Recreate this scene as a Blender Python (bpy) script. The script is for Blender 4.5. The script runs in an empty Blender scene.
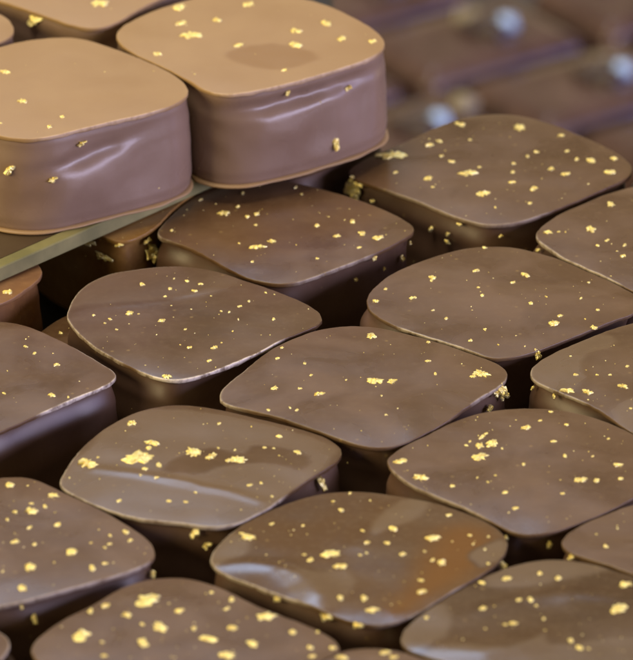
import bpy, math, random
from mathutils import Vector, noise

SC = bpy.context.scene
COL = SC.collection
MM = 0.001

# ---------------------------------------------------------------- camera
cam_data = bpy.data.cameras.new('camera')
cam = bpy.data.objects.new('camera', cam_data); COL.objects.link(cam)
PITCH = math.radians(25.0); DIST = 0.750
cam.location = (0, -DIST * math.cos(PITCH), 0.011 + DIST * math.sin(PITCH))
cam.rotation_euler = (math.radians(90) - PITCH, 0, 0)
cam_data.sensor_fit = 'HORIZONTAL'; cam_data.sensor_width = 36.0
cam_data.lens = 36.0 * 7125.0 / 633.0
cam_data.clip_start = 0.02; cam_data.clip_end = 20.0
cam_data.dof.use_dof = True
cam_data.dof.focus_distance = 0.748
cam_data.dof.aperture_fstop = 64.0
SC.camera = cam

# ---------------------------------------------------------------- world
world = bpy.data.worlds.new('World'); SC.world = world; world.use_nodes = True
wt = world.node_tree; wt.nodes.clear()
wo = wt.nodes.new('ShaderNodeOutputWorld'); wb = wt.nodes.new('ShaderNodeBackground')
wt.links.new(wb.outputs[0], wo.inputs[0])
tc = wt.nodes.new('ShaderNodeTexCoord')
nz = wt.nodes.new('ShaderNodeTexNoise'); nz.inputs['Scale'].default_value = 2.6; nz.inputs['Detail'].default_value = 2
wt.links.new(tc.outputs['Generated'], nz.inputs['Vector'])
rp = wt.nodes.new('ShaderNodeValToRGB')
rp.color_ramp.elements[0].position = 0.40; rp.color_ramp.elements[0].color = (0.22, 0.15, 0.09, 1)
rp.color_ramp.elements[1].position = 0.60; rp.color_ramp.elements[1].color = (1.0, 0.80, 0.45, 1)
wt.links.new(nz.outputs['Fac'], rp.inputs['Fac']); wt.links.new(rp.outputs[0], wb.inputs['Color'])
sx = wt.nodes.new('ShaderNodeSeparateXYZ'); wt.links.new(tc.outputs['Generated'], sx.inputs[0])
zr = wt.nodes.new('ShaderNodeMapRange'); wt.links.new(sx.outputs['Z'], zr.inputs[0])       # brighter shop behind, dimmer upper wall
for i_, v_ in enumerate((0.18, 0.55, 1.15, 0.42)): zr.inputs[i_ + 1].default_value = v_
yr = wt.nodes.new('ShaderNodeMapRange'); wt.links.new(sx.outputs['Y'], yr.inputs[0])       # the room behind the photographer is dim
for i_, v_ in enumerate((-0.35, 0.25, 0.25, 1.0)): yr.inputs[i_ + 1].default_value = v_
ym = wt.nodes.new('ShaderNodeMath'); ym.operation = 'MULTIPLY'
wt.links.new(zr.outputs[0], ym.inputs[0]); wt.links.new(yr.outputs[0], ym.inputs[1]); wt.links.new(ym.outputs[0], wb.inputs['Strength'])

# ---------------------------------------------------------------- lamps
def area(name, loc, target, sx, sy, power, color):
    l = bpy.data.lights.new(name, 'AREA'); l.shape = 'RECTANGLE'; l.size = sx; l.size_y = sy
    l.energy = power; l.color = color
    o = bpy.data.objects.new(name, l); COL.objects.link(o); o.location = loc
    o.rotation_euler = (Vector(target) - Vector(loc)).to_track_quat('-Z', 'Y').to_euler()
    return o
area('ceiling_light', (-0.25, 0.10, 1.10), (0, 0, 0), 0.60, 0.60, 8.6, (1.0, 0.88, 0.66))
area('window_light', (-0.12, 1.02, 0.98), (0, 0, 0), 0.30, 0.30, 2.3, (0.50, 0.68, 1.0))
area('cool_side_light', (0.95, -0.50, 0.26), (0, 0, 0), 0.70, 0.30, 9.5, (0.72, 0.68, 1.0))
area('warm_side_light', (-0.95, -0.45, 0.40), (0, 0, 0), 0.80, 0.40, 9.0, (1.0, 0.80, 0.42))
area('bonbon_violet_fill', (1.15, 0.15, 0.22), (0.05, 0.40, -0.13), 0.40, 0.40, 3.0, (0.45, 0.45, 1.0))  # added fill from an unseen source, tints the bonbon bands violet

SC.view_settings.view_transform = 'Standard'; SC.view_settings.look = 'None'
SC.view_settings.exposure = 0.34; SC.view_settings.gamma = 1.0
try: SC.view_settings.use_curve_mapping = False
except Exception: pass
SC.render.engine = 'CYCLES'
SC.cycles.max_bounces = 8
SC.cycles.use_denoising = True

# ---------------------------------------------------------------- materials
def mat(name):
    m = bpy.data.materials.new(name); m.use_nodes = True
    nt = m.node_tree; b = nt.nodes['Principled BSDF']
    return m, nt, b
def N(nt, typ, **kw):
    n = nt.nodes.new(typ)
    for k, v in kw.items():
        if k in n.inputs: n.inputs[k].default_value = v
        else: setattr(n, k, v)
    return n
def mixc(nt, fac, a, b):
    n = nt.nodes.new('ShaderNodeMix'); n.data_type = 'RGBA'
    for s, v in (('A', a), ('B', b)):
        sock = [i for i in n.inputs if i.name == s and i.type == 'RGBA'][0]
        if isinstance(v, tuple): sock.default_value = v + (1,)
        else: nt.links.new(v, sock)
    f = n.inputs[0]
    if isinstance(fac, float): f.default_value = fac
    else: nt.links.new(fac, f)
    return [o for o in n.outputs if o.type == 'RGBA'][0]
def maprange(nt, v, a, b, c, d):
    n = nt.nodes.new('ShaderNodeMapRange'); nt.links.new(v, n.inputs[0])
    for i, x in enumerate((a, b, c, d)): n.inputs[i + 1].default_value = x
    return n.outputs[0]
def mth(nt, op, a, b=None):
    n = nt.nodes.new('ShaderNodeMath'); n.operation = op; n.use_clamp = False
    for i, v in enumerate((a, b)):
        if v is None: continue
        if isinstance(v, (int, float)): n.inputs[i].default_value = v
        else: nt.links.new(v, n.inputs[i])
    return n.outputs[0]

def chocolate(name, base, dark, light, pale, rough=(0.30, 0.42), bump=0.08, spec=0.38, fine=1.0, even=0.0):
    m, nt, b = mat(name)
    oc = N(nt, 'ShaderNodeTexCoord').outputs['Object']
    oi = N(nt, 'ShaderNodeObjectInfo').outputs['Random']
    sh = nt.nodes.new('ShaderNodeVectorMath'); sh.operation = 'ADD'
    cb = nt.nodes.new('ShaderNodeCombineXYZ'); nt.links.new(oi, cb.inputs[0]); nt.links.new(oi, cb.inputs[1])
    nt.links.new(oc, sh.inputs[0]); nt.links.new(cb.outputs[0], sh.inputs[1]); v = sh.outputs[0]
    n1 = N(nt, 'ShaderNodeTexNoise', Scale=110.0, Detail=3.0, Roughness=0.55, Distortion=0.6); nt.links.new(v, n1.inputs['Vector'])
    n2 = N(nt, 'ShaderNodeTexNoise', Scale=1300.0, Detail=4.0, Roughness=0.6); nt.links.new(v, n2.inputs['Vector'])
    n3 = N(nt, 'ShaderNodeTexNoise', Scale=4200.0, Detail=2.0); nt.links.new(v, n3.inputs['Vector'])
    c = mixc(nt, maprange(nt, n1.outputs['Fac'], 0.3, 0.7, even if fine >= 1 else 0.72, 1.0), dark, base)
    c = mixc(nt, mth(nt, 'MULTIPLY', maprange(nt, n2.outputs['Fac'], 0.50, 0.75, 0.0, 1.0), 0.22 * fine), c, light)
    # soft diagonal smears and ghostly flecks sunk in the surface
    mp = nt.nodes.new('ShaderNodeMapping'); mp.inputs['Rotation'].default_value = (0, 0, 0.6); mp.inputs['Scale'].default_value = (70, 260, 70)
    nt.links.new(v, mp.inputs['Vector'])
    n4 = N(nt, 'ShaderNodeTexNoise', Scale=1.0, Detail=3.0); nt.links.new(mp.outputs[0], n4.inputs['Vector'])
    c = mixc(nt, mth(nt, 'MULTIPLY', maprange(nt, n4.outputs['Fac'], 0.45, 0.72, 0.0, 1.0), 0.16 * fine), c, light)
    vo = N(nt, 'ShaderNodeTexVoronoi', Scale=620.0); nt.links.new(v, vo.inputs['Vector'])
    sp = nt.nodes.new('ShaderNodeSeparateColor'); nt.links.new(vo.outputs['Color'], sp.inputs[0])
    spot = mth(nt, 'MULTIPLY', maprange(nt, vo.outputs['Distance'], 0.05, 0.16, 1.0, 0.0), maprange(nt, sp.outputs[0], 0.72, 0.80, 0.0, 1.0))
    c = mixc(nt, mth(nt, 'MULTIPLY', spot, 0.40 * fine), c, (0.36, 0.25, 0.09))
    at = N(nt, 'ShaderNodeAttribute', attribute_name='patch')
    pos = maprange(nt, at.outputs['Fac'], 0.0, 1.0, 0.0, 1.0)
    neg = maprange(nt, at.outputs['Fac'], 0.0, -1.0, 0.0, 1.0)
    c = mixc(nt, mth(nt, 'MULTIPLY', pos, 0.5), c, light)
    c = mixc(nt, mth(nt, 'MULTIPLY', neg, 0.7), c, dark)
    # thin pale bloom and chips along the cut edge
    wa = N(nt, 'ShaderNodeAttribute', attribute_name='wear')
    nw = N(nt, 'ShaderNodeTexNoise', Scale=900.0, Detail=4.0, Roughness=0.7); nt.links.new(v, nw.inputs['Vector'])
    wf = mth(nt, 'MULTIPLY', wa.outputs['Fac'], maprange(nt, nw.outputs['Fac'], 0.34, 0.54, 0.2, 1.0))
    c = mixc(nt, wf, c, pale)
    nt.links.new(c, b.inputs['Base Color'])
    r = maprange(nt, n1.outputs['Fac'], 0.3, 0.7, rough[0], rough[1])
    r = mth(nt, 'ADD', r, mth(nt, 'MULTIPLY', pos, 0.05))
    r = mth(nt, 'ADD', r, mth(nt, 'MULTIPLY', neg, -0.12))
    r = mth(nt, 'ADD', r, mth(nt, 'MULTIPLY', wf, 0.2))
    nt.links.new(r, b.inputs['Roughness'])
    b.inputs['Specular IOR Level'].default_value = spec
    b.inputs['IOR'].default_value = 1.5
    h = mth(nt, 'ADD', mth(nt, 'MULTIPLY', n2.outputs['Fac'], 1.0), mth(nt, 'MULTIPLY', n3.outputs['Fac'], 0.4))
    bp = N(nt, 'ShaderNodeBump', Strength=1.0, Distance=0.0001 * bump); nt.links.new(h, bp.inputs['Height'])
    nt.links.new(bp.outputs[0], b.inputs['Normal'])
    return m

PALE = (0.70, 0.62, 0.52)
M_DARK_TOP = chocolate('dark_chocolate_top', (0.130, 0.073, 0.035), (0.076, 0.039, 0.018), (0.180, 0.118, 0.062), PALE, (0.22, 0.40))
M_GLOSS_REFL = chocolate('glossy_top_painted_reflection', (0.078, 0.042, 0.019), (0.150, 0.060, 0.010), (0.18, 0.130, 0.080), PALE, (0.15, 0.24), even=0.85)  # dark slot is orange: milk chocolate's reflection painted on the right half
M_GLOSS = chocolate('glossy_chocolate_top', (0.085, 0.048, 0.022), (0.052, 0.026, 0.012), (0.17, 0.122, 0.078), PALE, (0.15, 0.24))
M_SEMI = chocolate('satin_chocolate_top', (0.118, 0.068, 0.034), (0.072, 0.038, 0.018), (0.165, 0.112, 0.062), PALE, (0.20, 0.28))
M_DARK_BODY = chocolate('dark_chocolate_side', (0.110, 0.062, 0.040), (0.075, 0.040, 0.024), (0.14, 0.085, 0.055), PALE, (0.30, 0.42), 0.06, spec=0.6)
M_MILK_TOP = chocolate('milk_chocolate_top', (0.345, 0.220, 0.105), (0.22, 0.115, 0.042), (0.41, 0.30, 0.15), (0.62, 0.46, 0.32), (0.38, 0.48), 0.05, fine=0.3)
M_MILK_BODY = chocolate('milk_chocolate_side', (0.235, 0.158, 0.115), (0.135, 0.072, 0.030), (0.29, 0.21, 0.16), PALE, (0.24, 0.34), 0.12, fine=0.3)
M_COPPER = chocolate('copper_chocolate', (0.21, 0.105, 0.042), (0.15, 0.066, 0.024), (0.40, 0.22, 0.08), PALE, (0.25, 0.35))
M_WARM_LIT = chocolate('warm_lit_dark_chocolate', (0.27, 0.145, 0.045), (0.19, 0.092, 0.025), (0.45, 0.29, 0.08), PALE, (0.25, 0.35))  # warm light and brown reflections on a dark chocolate, put into the colour
M_BON = chocolate('bonbon_chocolate', (0.112, 0.066, 0.056), (0.060, 0.032, 0.030), (0.16, 0.11, 0.085), PALE, (0.16, 0.28))

def gold():
    m, nt, b = mat('gold_leaf')
    oc = N(nt, 'ShaderNodeTexCoord').outputs['Object']
    n1 = N(nt, 'ShaderNodeTexNoise', Scale=1500.0, Detail=3.0); nt.links.new(oc, n1.inputs['Vector'])
    n2 = N(nt, 'ShaderNodeTexNoise', Scale=4000.0, Detail=3.0); nt.links.new(oc, n2.inputs['Vector'])
    c = mixc(nt, maprange(nt, n1.outputs['Fac'], 0.35, 0.65, 0.0, 1.0), (0.84, 0.66, 0.17), (0.95, 0.86, 0.42))
    nt.links.new(c, b.inputs['Base Color'])
    b.inputs['Metallic'].default_value = 0.55; b.inputs['Roughness'].default_value = 0.30
    bp = N(nt, 'ShaderNodeBump', Strength=1.0, Distance=0.00016); nt.links.new(n2.outputs['Fac'], bp.inputs['Height'])
    nt.links.new(bp.outputs[0], b.inputs['Normal'])
    return m
M_GOLD = gold()

def simple(name, c1, c2, scale, rough, metal=0.0, bump=0.0):
    m, nt, b = mat(name)
    oc = N(nt, 'ShaderNodeTexCoord').outputs['Object']
    n1 = N(nt, 'ShaderNodeTexNoise', Scale=scale, Detail=4.0); nt.links.new(oc, n1.inputs['Vector'])
    nt.links.new(mixc(nt, maprange(nt, n1.outputs['Fac'], 0.35, 0.65, 0.0, 1.0), c1, c2), b.inputs['Base Color'])
    b.inputs['Roughness'].default_value = rough; b.inputs['Metallic'].default_value = metal
    if bump:
        bp = N(nt, 'ShaderNodeBump', Strength=1.0, Distance=bump); nt.links.new(n1.outputs['Fac'], bp.inputs['Height'])
        nt.links.new(bp.outputs[0], b.inputs['Normal'])
    return m
M_TRAY = simple('olive_gold_board', (0.14, 0.130, 0.045), (0.23, 0.205, 0.075), 220, 0.6)
M_BOARD = simple('dark_brown_board', (0.05, 0.03, 0.015), (0.07, 0.045, 0.02), 60, 0.4)
M_COUNTER = simple('dark_counter_top', (0.006, 0.005, 0.004), (0.010, 0.008, 0.006), 40, 0.6)
M_TABLE = simple('dark_violet_table', (0.03, 0.025, 0.035), (0.05, 0.04, 0.055), 20, 0.4)
M_PEARL = simple('painted_glint_pearl', (0.38, 0.56, 0.95), (0.48, 0.66, 0.98), 300, 0.18, 0.35)  # blue window highlight on a bead, put into its base colour
M_SWIRL = simple('dark_topping', (0.035, 0.02, 0.02), (0.06, 0.035, 0.035), 300, 0.3, 0.0, 0.0004)
M_CRUMB = simple('pale_nut_crumb', (0.24, 0.20, 0.13), (0.34, 0.29, 0.20), 500, 0.5, 0.0, 0.0002)

# ---------------------------------------------------------------- outlines
# outlines and flake places in millimetres, local to each chocolate
DATA = {
'D': {'c':(-13.86,3.12),'o':[(-12.52,1.31),(-12.46,0.17),(-12.19,-0.96),(-11.8,-2.04),(-11.35,-3.11),(-10.87,-4.16),(-10.37,-5.2),(-9.83,-6.23),(-9.24,-7.22),(-8.59,-8.18),(-7.9,-9.11),(-7.17,-10.01),(-6.43,-10.9),(-5.66,-11.76),(-4.86,-12.6),(-4.0,-13.38),(-3.07,-14.06),(-2.06,-14.59),(-0.96,-14.84),(0.14,-14.66),(1.18,-14.17),(2.16,-13.56),(3.08,-12.85),(3.95,-12.09),(4.8,-11.31),(5.65,-10.52),(6.5,-9.73),(7.31,-8.91),(8.07,-8.04),(8.78,-7.12),(9.48,-6.2),(10.21,-5.3),(11.0,-4.46),(11.84,-3.66),(12.68,-2.87),(13.45,-2.01),(14.08,-1.05),(14.43,0.01),(14.36,1.13),(13.96,2.2),(13.33,3.17),(12.58,4.04),(11.77,4.87),(10.94,5.68),(10.09,6.46),(9.23,7.23),(8.34,7.97),(7.43,8.69),(6.51,9.39),(5.6,10.11),(4.7,10.84),(3.8,11.56),(2.84,12.21),(1.81,12.72),(0.72,13.09),(-0.41,13.33),(-1.56,13.41),(-2.71,13.33),(-3.85,13.14),(-4.97,12.86),(-6.08,12.53),(-7.16,12.13),(-8.17,11.58),(-9.07,10.86),(-9.85,10.02),(-10.52,9.08),(-11.06,8.06),(-11.48,6.98),(-11.81,5.88),(-12.06,4.75),(-12.27,3.61),(-12.43,2.46)],'zt':11,'h':11.0,'kind':'dark','fl':[(-4.78,8.45,0.73,0.98),(-1.73,7.29,0.57,0.76),(-2.22,5.36,0.4,0.54),(0.06,9.23,0.57,0.75),(1.49,8.45,0.65,0.87),(0.83,6.61,0.73,0.75),(-1.37,9.91,0.32,0.44),(-9.71,0.85,0.48,0.65),(-7.96,-0.1,0.48,0.65),(-8.49,-1.15,0.4,0.54),(-7.21,-2.76,0.4,0.54),(-5.91,1.33,1.04,1.12),(-4.98,1.14,0.32,0.43),(-2.5,-0.58,0.8,1.08),(0.06,-2.76,0.4,0.54),(0.61,-7.27,0.64,0.86),(3.19,-7.18,0.87,1.18),(2.68,-10.44,0.63,0.85),(-1.64,-14.13,1.1,1.28),(3.76,1.61,0.4,0.54),(4.6,1.33,0.4,0.54),(5.58,-0.48,0.32,0.43),(5.05,-3.32,0.32,0.43),(5.73,2.76,0.48,0.65),(6.69,4.1,0.4,0.54),(9.33,-0.39,0.48,0.65),(8.44,6.42,0.4,0.54),(3.87,-6.05,0.32,0.43)],'sf':[],'patch':[(0.6,[(-12.83,1.9),(-10.3,11.57),(-3.04,14.51),(5.95,11.57),(6.26,10.59),(4.38,7.19),(-2.84,4.3),(-10.86,3.34)])],'ridge':[(0.03,0.7,[(-10.84,2.38),(-2.44,4.3),(2.76,7.19),(5.99,7.68)])]},
'B': {'c':(-3.77,26.27),'o':[(-13.42,-1.38),(-12.91,-2.32),(-12.11,-3.12),(-11.25,-3.86),(-10.39,-4.61),(-9.6,-5.43),(-8.89,-6.32),(-8.2,-7.23),(-7.51,-8.13),(-6.8,-9.02),(-6.09,-9.92),(-5.37,-10.8),(-4.61,-11.65),(-3.78,-12.42),(-2.86,-13.08),(-1.85,-13.6),(-0.79,-13.98),(0.32,-14.06),(1.4,-13.78),(2.4,-13.24),(3.31,-12.57),(4.16,-11.81),(5.0,-11.04),(5.84,-10.27),(6.7,-9.53),(7.56,-8.77),(8.4,-8.0),(9.23,-7.22),(10.04,-6.42),(10.82,-5.59),(11.56,-4.72),(12.26,-3.83),(12.93,-2.91),(13.56,-1.96),(14.1,-0.96),(14.37,0.11),(14.17,1.18),(13.65,2.18),(12.99,3.1),(12.27,3.99),(11.53,4.85),(10.76,5.7),(9.97,6.51),(9.13,7.28),(8.25,8.01),(7.35,8.7),(6.42,9.36),(5.48,10.01),(4.53,10.64),(3.56,11.24),(2.57,11.8),(1.54,12.29),(0.49,12.71),(-0.61,13.01),(-1.73,13.13),(-2.87,13.06),(-3.98,12.84),(-5.06,12.49),(-6.08,12.0),(-7.04,11.38),(-7.92,10.67),(-8.73,9.86),(-9.41,8.94),(-10.01,7.99),(-10.56,7.02),(-11.06,6.03),(-11.51,5.03),(-11.95,4.01),(-12.37,2.96),(-12.78,1.9),(-13.15,0.81),(-13.41,-0.3)],'zt':11,'h':11.0,'kind':'dark','fl':[(-6.36,3.81,1.41,1.9),(-11.95,-0.33,0.49,0.67),(-8.9,7.68,0.58,0.77),(-4.82,5.54,0.66,0.9),(-2.74,3.51,0.83,1.12),(-3.76,2.8,0.66,0.89),(-2.84,0.68,0.49,0.67),(-4.36,9.32,0.58,0.79),(1.5,10.97,0.5,0.68),(2.13,9.12,0.42,0.56),(-2.59,-5.07,1.8,1.52),(-1.08,-3.58,0.98,1.33),(3.8,0.63,0.74,0.96),(5.97,-2.18,0.82,1.11),(7.68,1.84,0.83,1.11),(8.73,-1.38,1.07,1.15),(10.49,-2.38,1.48,1.53),(8.38,-5.07,0.57,0.76),(3.88,-7.94,0.49,0.66),(-3.13,-8.93,0.49,0.66),(-4.56,-4.18,0.41,0.55)],'sf':[(33,8.37,0.66,0.74),(34,9.59,0.41,0.41),(28,10.3,0.49,0.65),(30,8.31,0.41,0.33),(26,8.54,0.41,0.49)],'patch':[],'ridge':[]},
'E': {'c':(4.96,-12.75),'o':[(-14.9,-3.48),(-14.39,-4.51),(-13.49,-5.29),(-12.44,-5.92),(-11.39,-6.54),(-10.33,-7.15),(-9.3,-7.8),(-8.31,-8.51),(-7.36,-9.28),(-6.41,-10.05),(-5.46,-10.81),(-4.51,-11.58),(-3.56,-12.34),(-2.59,-13.09),(-1.58,-13.77),(-0.51,-14.34),(0.64,-14.71),(1.84,-14.77),(3.0,-14.46),(4.06,-13.87),(4.99,-13.05),(5.85,-12.16),(6.66,-11.27),(7.44,-10.36),(8.18,-9.44),(8.85,-8.44),(9.48,-7.39),(10.13,-6.36),(10.81,-5.34),(11.5,-4.33),(12.19,-3.33),(12.9,-2.34),(13.61,-1.34),(14.2,-0.28),(14.63,0.86),(14.86,2.04),(14.8,3.24),(14.38,4.36),(13.67,5.33),(12.75,6.13),(11.76,6.83),(10.79,7.57),(9.85,8.35),(8.9,9.12),(7.92,9.85),(6.93,10.56),(5.92,11.25),(4.89,11.91),(3.85,12.55),(2.8,13.17),(1.71,13.72),(0.56,14.1),(-0.64,14.28),(-1.85,14.23),(-3.02,13.95),(-4.14,13.48),(-5.19,12.86),(-6.16,12.13),(-7.06,11.3),(-7.91,10.42),(-8.71,9.5),(-9.45,8.53),(-10.14,7.53),(-10.77,6.48),(-11.35,5.4),(-11.89,4.31),(-12.43,3.22),(-13.0,2.13),(-13.59,1.06),(-14.16,-0.01),(-14.66,-1.12),(-14.95,-2.29)],'zt':11,'h':11.0,'kind':'dark','fl':[(12.12,2.11,1.81,2.45),(11.32,1.28,0.71,0.96),(6.76,9.91,0.56,0.75),(6.65,4.97,0.63,0.74),(7.39,1.83,0.55,0.73),(3.16,0.46,0.55,0.74),(0.8,11.32,1.35,1.83),(1.16,0.36,1.81,2.19),(2.81,0.18,1.18,1.28),(-4.58,-2.74,1.33,0.91),(-5.05,-2.92,0.39,0.53),(-9.29,-1.28,0.86,1.17),(-5.53,1.74,0.47,0.64),(-6.66,-1.46,0.47,0.55),(-6.16,4.51,0.47,0.55),(-9.05,5.81,0.55,0.74),(-8.55,8.51,0.48,0.55),(-9.89,-6.45,0.47,0.63),(-7.71,-6.0,0.39,0.53),(-7.0,-6.63,0.47,0.63),(1.76,-3.28,0.31,0.42),(2.15,-7.89,0.39,0.53),(-1.87,0.64,0.31,0.42)],'sf':[(32,10.3,0.63,0.79),(34,9.1,0.63,0.95),(33,9.28,0.55,0.55),(33,10.25,1.02,1.57),(31,9.03,0.94,0.79)],'patch':[],'ridge':[]},
'C': {'c':(19.55,8.03),'o':[(-14.19,-0.58),(-14.05,-1.75),(-13.7,-2.87),(-13.17,-3.93),(-12.54,-4.93),(-11.82,-5.87),(-11.02,-6.75),(-10.16,-7.57),(-9.26,-8.34),(-8.32,-9.06),(-7.37,-9.78),(-6.42,-10.48),(-5.47,-11.2),(-4.53,-11.92),(-3.6,-12.66),(-2.68,-13.41),(-1.73,-14.1),(-0.65,-14.43),(0.49,-14.27),(1.58,-13.84),(2.62,-13.27),(3.6,-12.61),(4.54,-11.87),(5.45,-11.12),(6.36,-10.36),(7.27,-9.59),(8.17,-8.81),(9.04,-8.01),(9.89,-7.18),(10.74,-6.35),(11.61,-5.55),(12.53,-4.79),(13.4,-4.0),(14.11,-3.07),(14.55,-1.99),(14.77,-0.83),(14.75,0.34),(14.4,1.47),(13.64,2.47),(12.89,3.39),(12.19,4.3),(11.44,5.18),(10.65,6.05),(9.87,6.91),(9.1,7.78),(8.33,8.65),(7.56,9.54),(6.74,10.42),(5.84,11.19),(4.88,11.89),(3.89,12.54),(2.86,13.13),(1.78,13.61),(0.64,13.9),(-0.53,13.94),(-1.71,13.8),(-2.85,13.5),(-3.94,13.05),(-4.97,12.46),(-5.95,11.8),(-6.9,11.08),(-7.82,10.33),(-8.72,9.56),(-9.59,8.75),(-10.41,7.89),(-11.15,6.97),(-11.83,6.0),(-12.46,4.99),(-13.02,3.95),(-13.52,2.87),(-13.92,1.76),(-14.16,0.6)],'zt':11,'h':11.0,'kind':'dark','fl':[(-2.45,7.05,0.73,0.99),(2.81,6.07,1.06,1.32),(-1.37,13.56,0.57,0.76),(-7.1,5.39,0.89,1.2),(-9.32,0.16,0.81,1.09),(-7.19,-3.01,0.4,0.54),(-2.29,2.67,0.49,0.56),(-1.89,0.64,0.56,0.75),(1.42,4.03,0.73,0.75),(-5.86,-5.01,0.56,0.75),(-3.36,-10.4,0.56,0.75),(-1.79,-7.76,0.56,0.74),(3.22,-1.38,0.64,0.75),(4.88,0.35,0.32,0.44),(9.52,4.22,0.41,0.55),(8.57,-0.03,0.48,0.65),(10.24,-2.91,0.48,0.65),(5.48,-6.34,1.2,1.62),(6.22,-4.54,0.72,0.97),(9.65,-7.19,0.88,1.11),(-12.16,2.67,0.57,0.76),(-13.23,-0.23,0.81,1.09),(-7.24,4.71,0.57,0.77)],'sf':[(21,10.3,1.03,1.11)],'patch':[(-0.4,[(2.26,14.56),(14.49,2.77),(14.37,-0.13),(5.68,5.68)])],'ridge':[]},
'A': {'c':(19.66,43.05),'o':[(-16.12,-0.98),(-15.79,-2.13),(-15.04,-3.12),(-14.14,-4.02),(-13.22,-4.88),(-12.28,-5.73),(-11.35,-6.59),(-10.43,-7.46),(-9.52,-8.34),(-8.62,-9.24),(-7.75,-10.16),(-6.89,-11.08),(-6.0,-11.98),(-5.06,-12.83),(-4.07,-13.62),(-3.02,-14.32),(-1.9,-14.9),(-0.7,-15.21),(0.55,-15.17),(1.76,-14.84),(2.89,-14.3),(3.95,-13.61),(4.96,-12.85),(5.92,-12.02),(6.86,-11.17),(7.78,-10.3),(8.68,-9.42),(9.58,-8.52),(10.45,-7.61),(11.31,-6.68),(12.15,-5.73),(12.98,-4.77),(13.78,-3.79),(14.5,-2.75),(15.03,-1.62),(15.23,-0.39),(15.19,0.86),(14.89,2.08),(14.37,3.23),(13.73,4.32),(13.02,5.37),(12.26,6.37),(11.45,7.35),(10.61,8.3),(9.76,9.23),(8.88,10.15),(7.98,11.04),(7.07,11.92),(6.13,12.77),(5.15,13.56),(4.1,14.26),(2.96,14.8),(1.75,15.13),(0.49,15.23),(-0.75,15.08),(-1.95,14.69),(-3.06,14.1),(-4.08,13.35),(-5.01,12.5),(-5.87,11.58),(-6.68,10.6),(-7.46,9.6),(-8.24,8.61),(-9.07,7.65),(-9.94,6.73),(-10.84,5.84),(-11.75,4.96),(-12.65,4.07),(-13.52,3.16),(-14.38,2.22),(-15.19,1.25),(-15.85,0.19)],'zt':11,'h':11.0,'kind':'dark','fl':[(-11.04,3.15,3.46,3.53),(-10.92,-1.66,0.59,0.79),(-7.08,5.69,1.01,1.37),(-5.96,6.75,0.76,1.03),(-3.59,11.87,1.28,1.72),(-2.49,7.07,0.51,0.69),(-5.78,2.52,0.59,0.8),(-4.67,0.95,0.76,1.02),(-7.3,-3.53,1.17,1.58),(-3.0,-2.08,2.35,1.95),(-1.59,-0.41,0.42,0.57),(-1.4,-7.56,1.75,1.74),(3.07,10.8,1.62,2.18),(2.22,0.74,0.59,0.79),(2.03,-1.66,0.67,0.91),(3.79,2.73,0.59,0.8),(4.83,3.89,0.67,0.91),(4.21,-6.22,1.08,1.46),(3.69,-10.12,0.66,0.9),(1.96,-4.47,1.0,0.78),(6.33,-0.83,0.92,1.25),(7.84,-2.29,1.01,1.36),(9.19,1.89,0.67,0.91),(8.18,4.31,0.59,0.8),(7.68,8.87,0.93,1.18),(10.78,1.58,1.18,1.59),(12.81,-1.46,1.26,1.7),(13.34,2.52,0.93,1.18),(-6.87,-5.81,0.42,0.56),(-0.11,-11.14,0.33,0.45)],'sf':[(2,8.25,1.09,0.92),(2,10.09,1.09,0.75),(1,10.3,0.67,0.75),(1,8.97,2.51,1.68),(2,9.03,0.75,1.09),(4,8.87,0.59,0.42),(14,9.98,0.5,0.41),(11,8.32,0.5,0.58),(13,8.52,0.5,0.41),(18,9.27,0.41,0.41),(13,7.57,0.66,0.41)],'patch':[],'ridge':[]},
'F': {'c':(37.26,24.54),'o':[(-13.43,-0.48),(-13.12,-1.57),(-12.6,-2.59),(-12.02,-3.58),(-11.45,-4.58),(-10.87,-5.57),(-10.18,-6.5),(-9.43,-7.36),(-8.68,-8.21),(-7.93,-9.06),(-7.17,-9.91),(-6.41,-10.75),(-5.65,-11.6),(-4.95,-12.47),(-4.27,-13.36),(-3.48,-14.22),(-2.45,-14.65),(-1.32,-14.69),(-0.22,-14.43),(0.79,-13.91),(1.75,-13.27),(2.66,-12.57),(3.54,-11.83),(4.39,-11.06),(5.22,-10.26),(6.03,-9.44),(6.82,-8.6),(7.6,-7.76),(8.37,-6.91),(9.14,-6.04),(9.89,-5.17),(10.62,-4.28),(11.32,-3.37),(11.97,-2.43),(12.58,-1.45),(13.12,-0.43),(13.55,0.63),(13.79,1.74),(13.73,2.87),(13.04,3.84),(11.62,4.47),(10.32,4.97),(9.31,5.49),(8.53,6.07),(7.83,6.69),(7.14,7.32),(6.45,7.96),(5.76,8.61),(5.06,9.27),(4.34,9.95),(3.6,10.62),(2.8,11.28),(1.95,11.92),(1.01,12.54),(-0.01,13.13),(-1.11,13.56),(-2.18,13.32),(-3.17,12.75),(-4.11,12.08),(-5.0,11.35),(-5.86,10.59),(-6.69,9.79),(-7.49,8.97),(-8.3,8.15),(-9.12,7.35),(-9.93,6.53),(-10.68,5.65),(-11.36,4.73),(-11.98,3.76),(-12.55,2.76),(-13.06,1.73),(-13.39,0.64)],'zt':11,'h':11.0,'kind':'dark','fl':[(-5.05,7.88,1.16,1.57),(-12.1,0.65,0.99,1.33),(-10.95,0.75,0.41,0.56),(-10.25,0.65,0.33,0.44),(-7.52,1.25,1.4,1.89),(-6.89,-3.04,0.49,0.66),(-5.82,-1.75,0.57,0.78),(-4.02,-3.04,0.57,0.77),(-4.21,-5.82,0.73,0.99)],'sf':[(1,9.81,0.57,0.49)],'patch':[],'ridge':[]},
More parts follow.
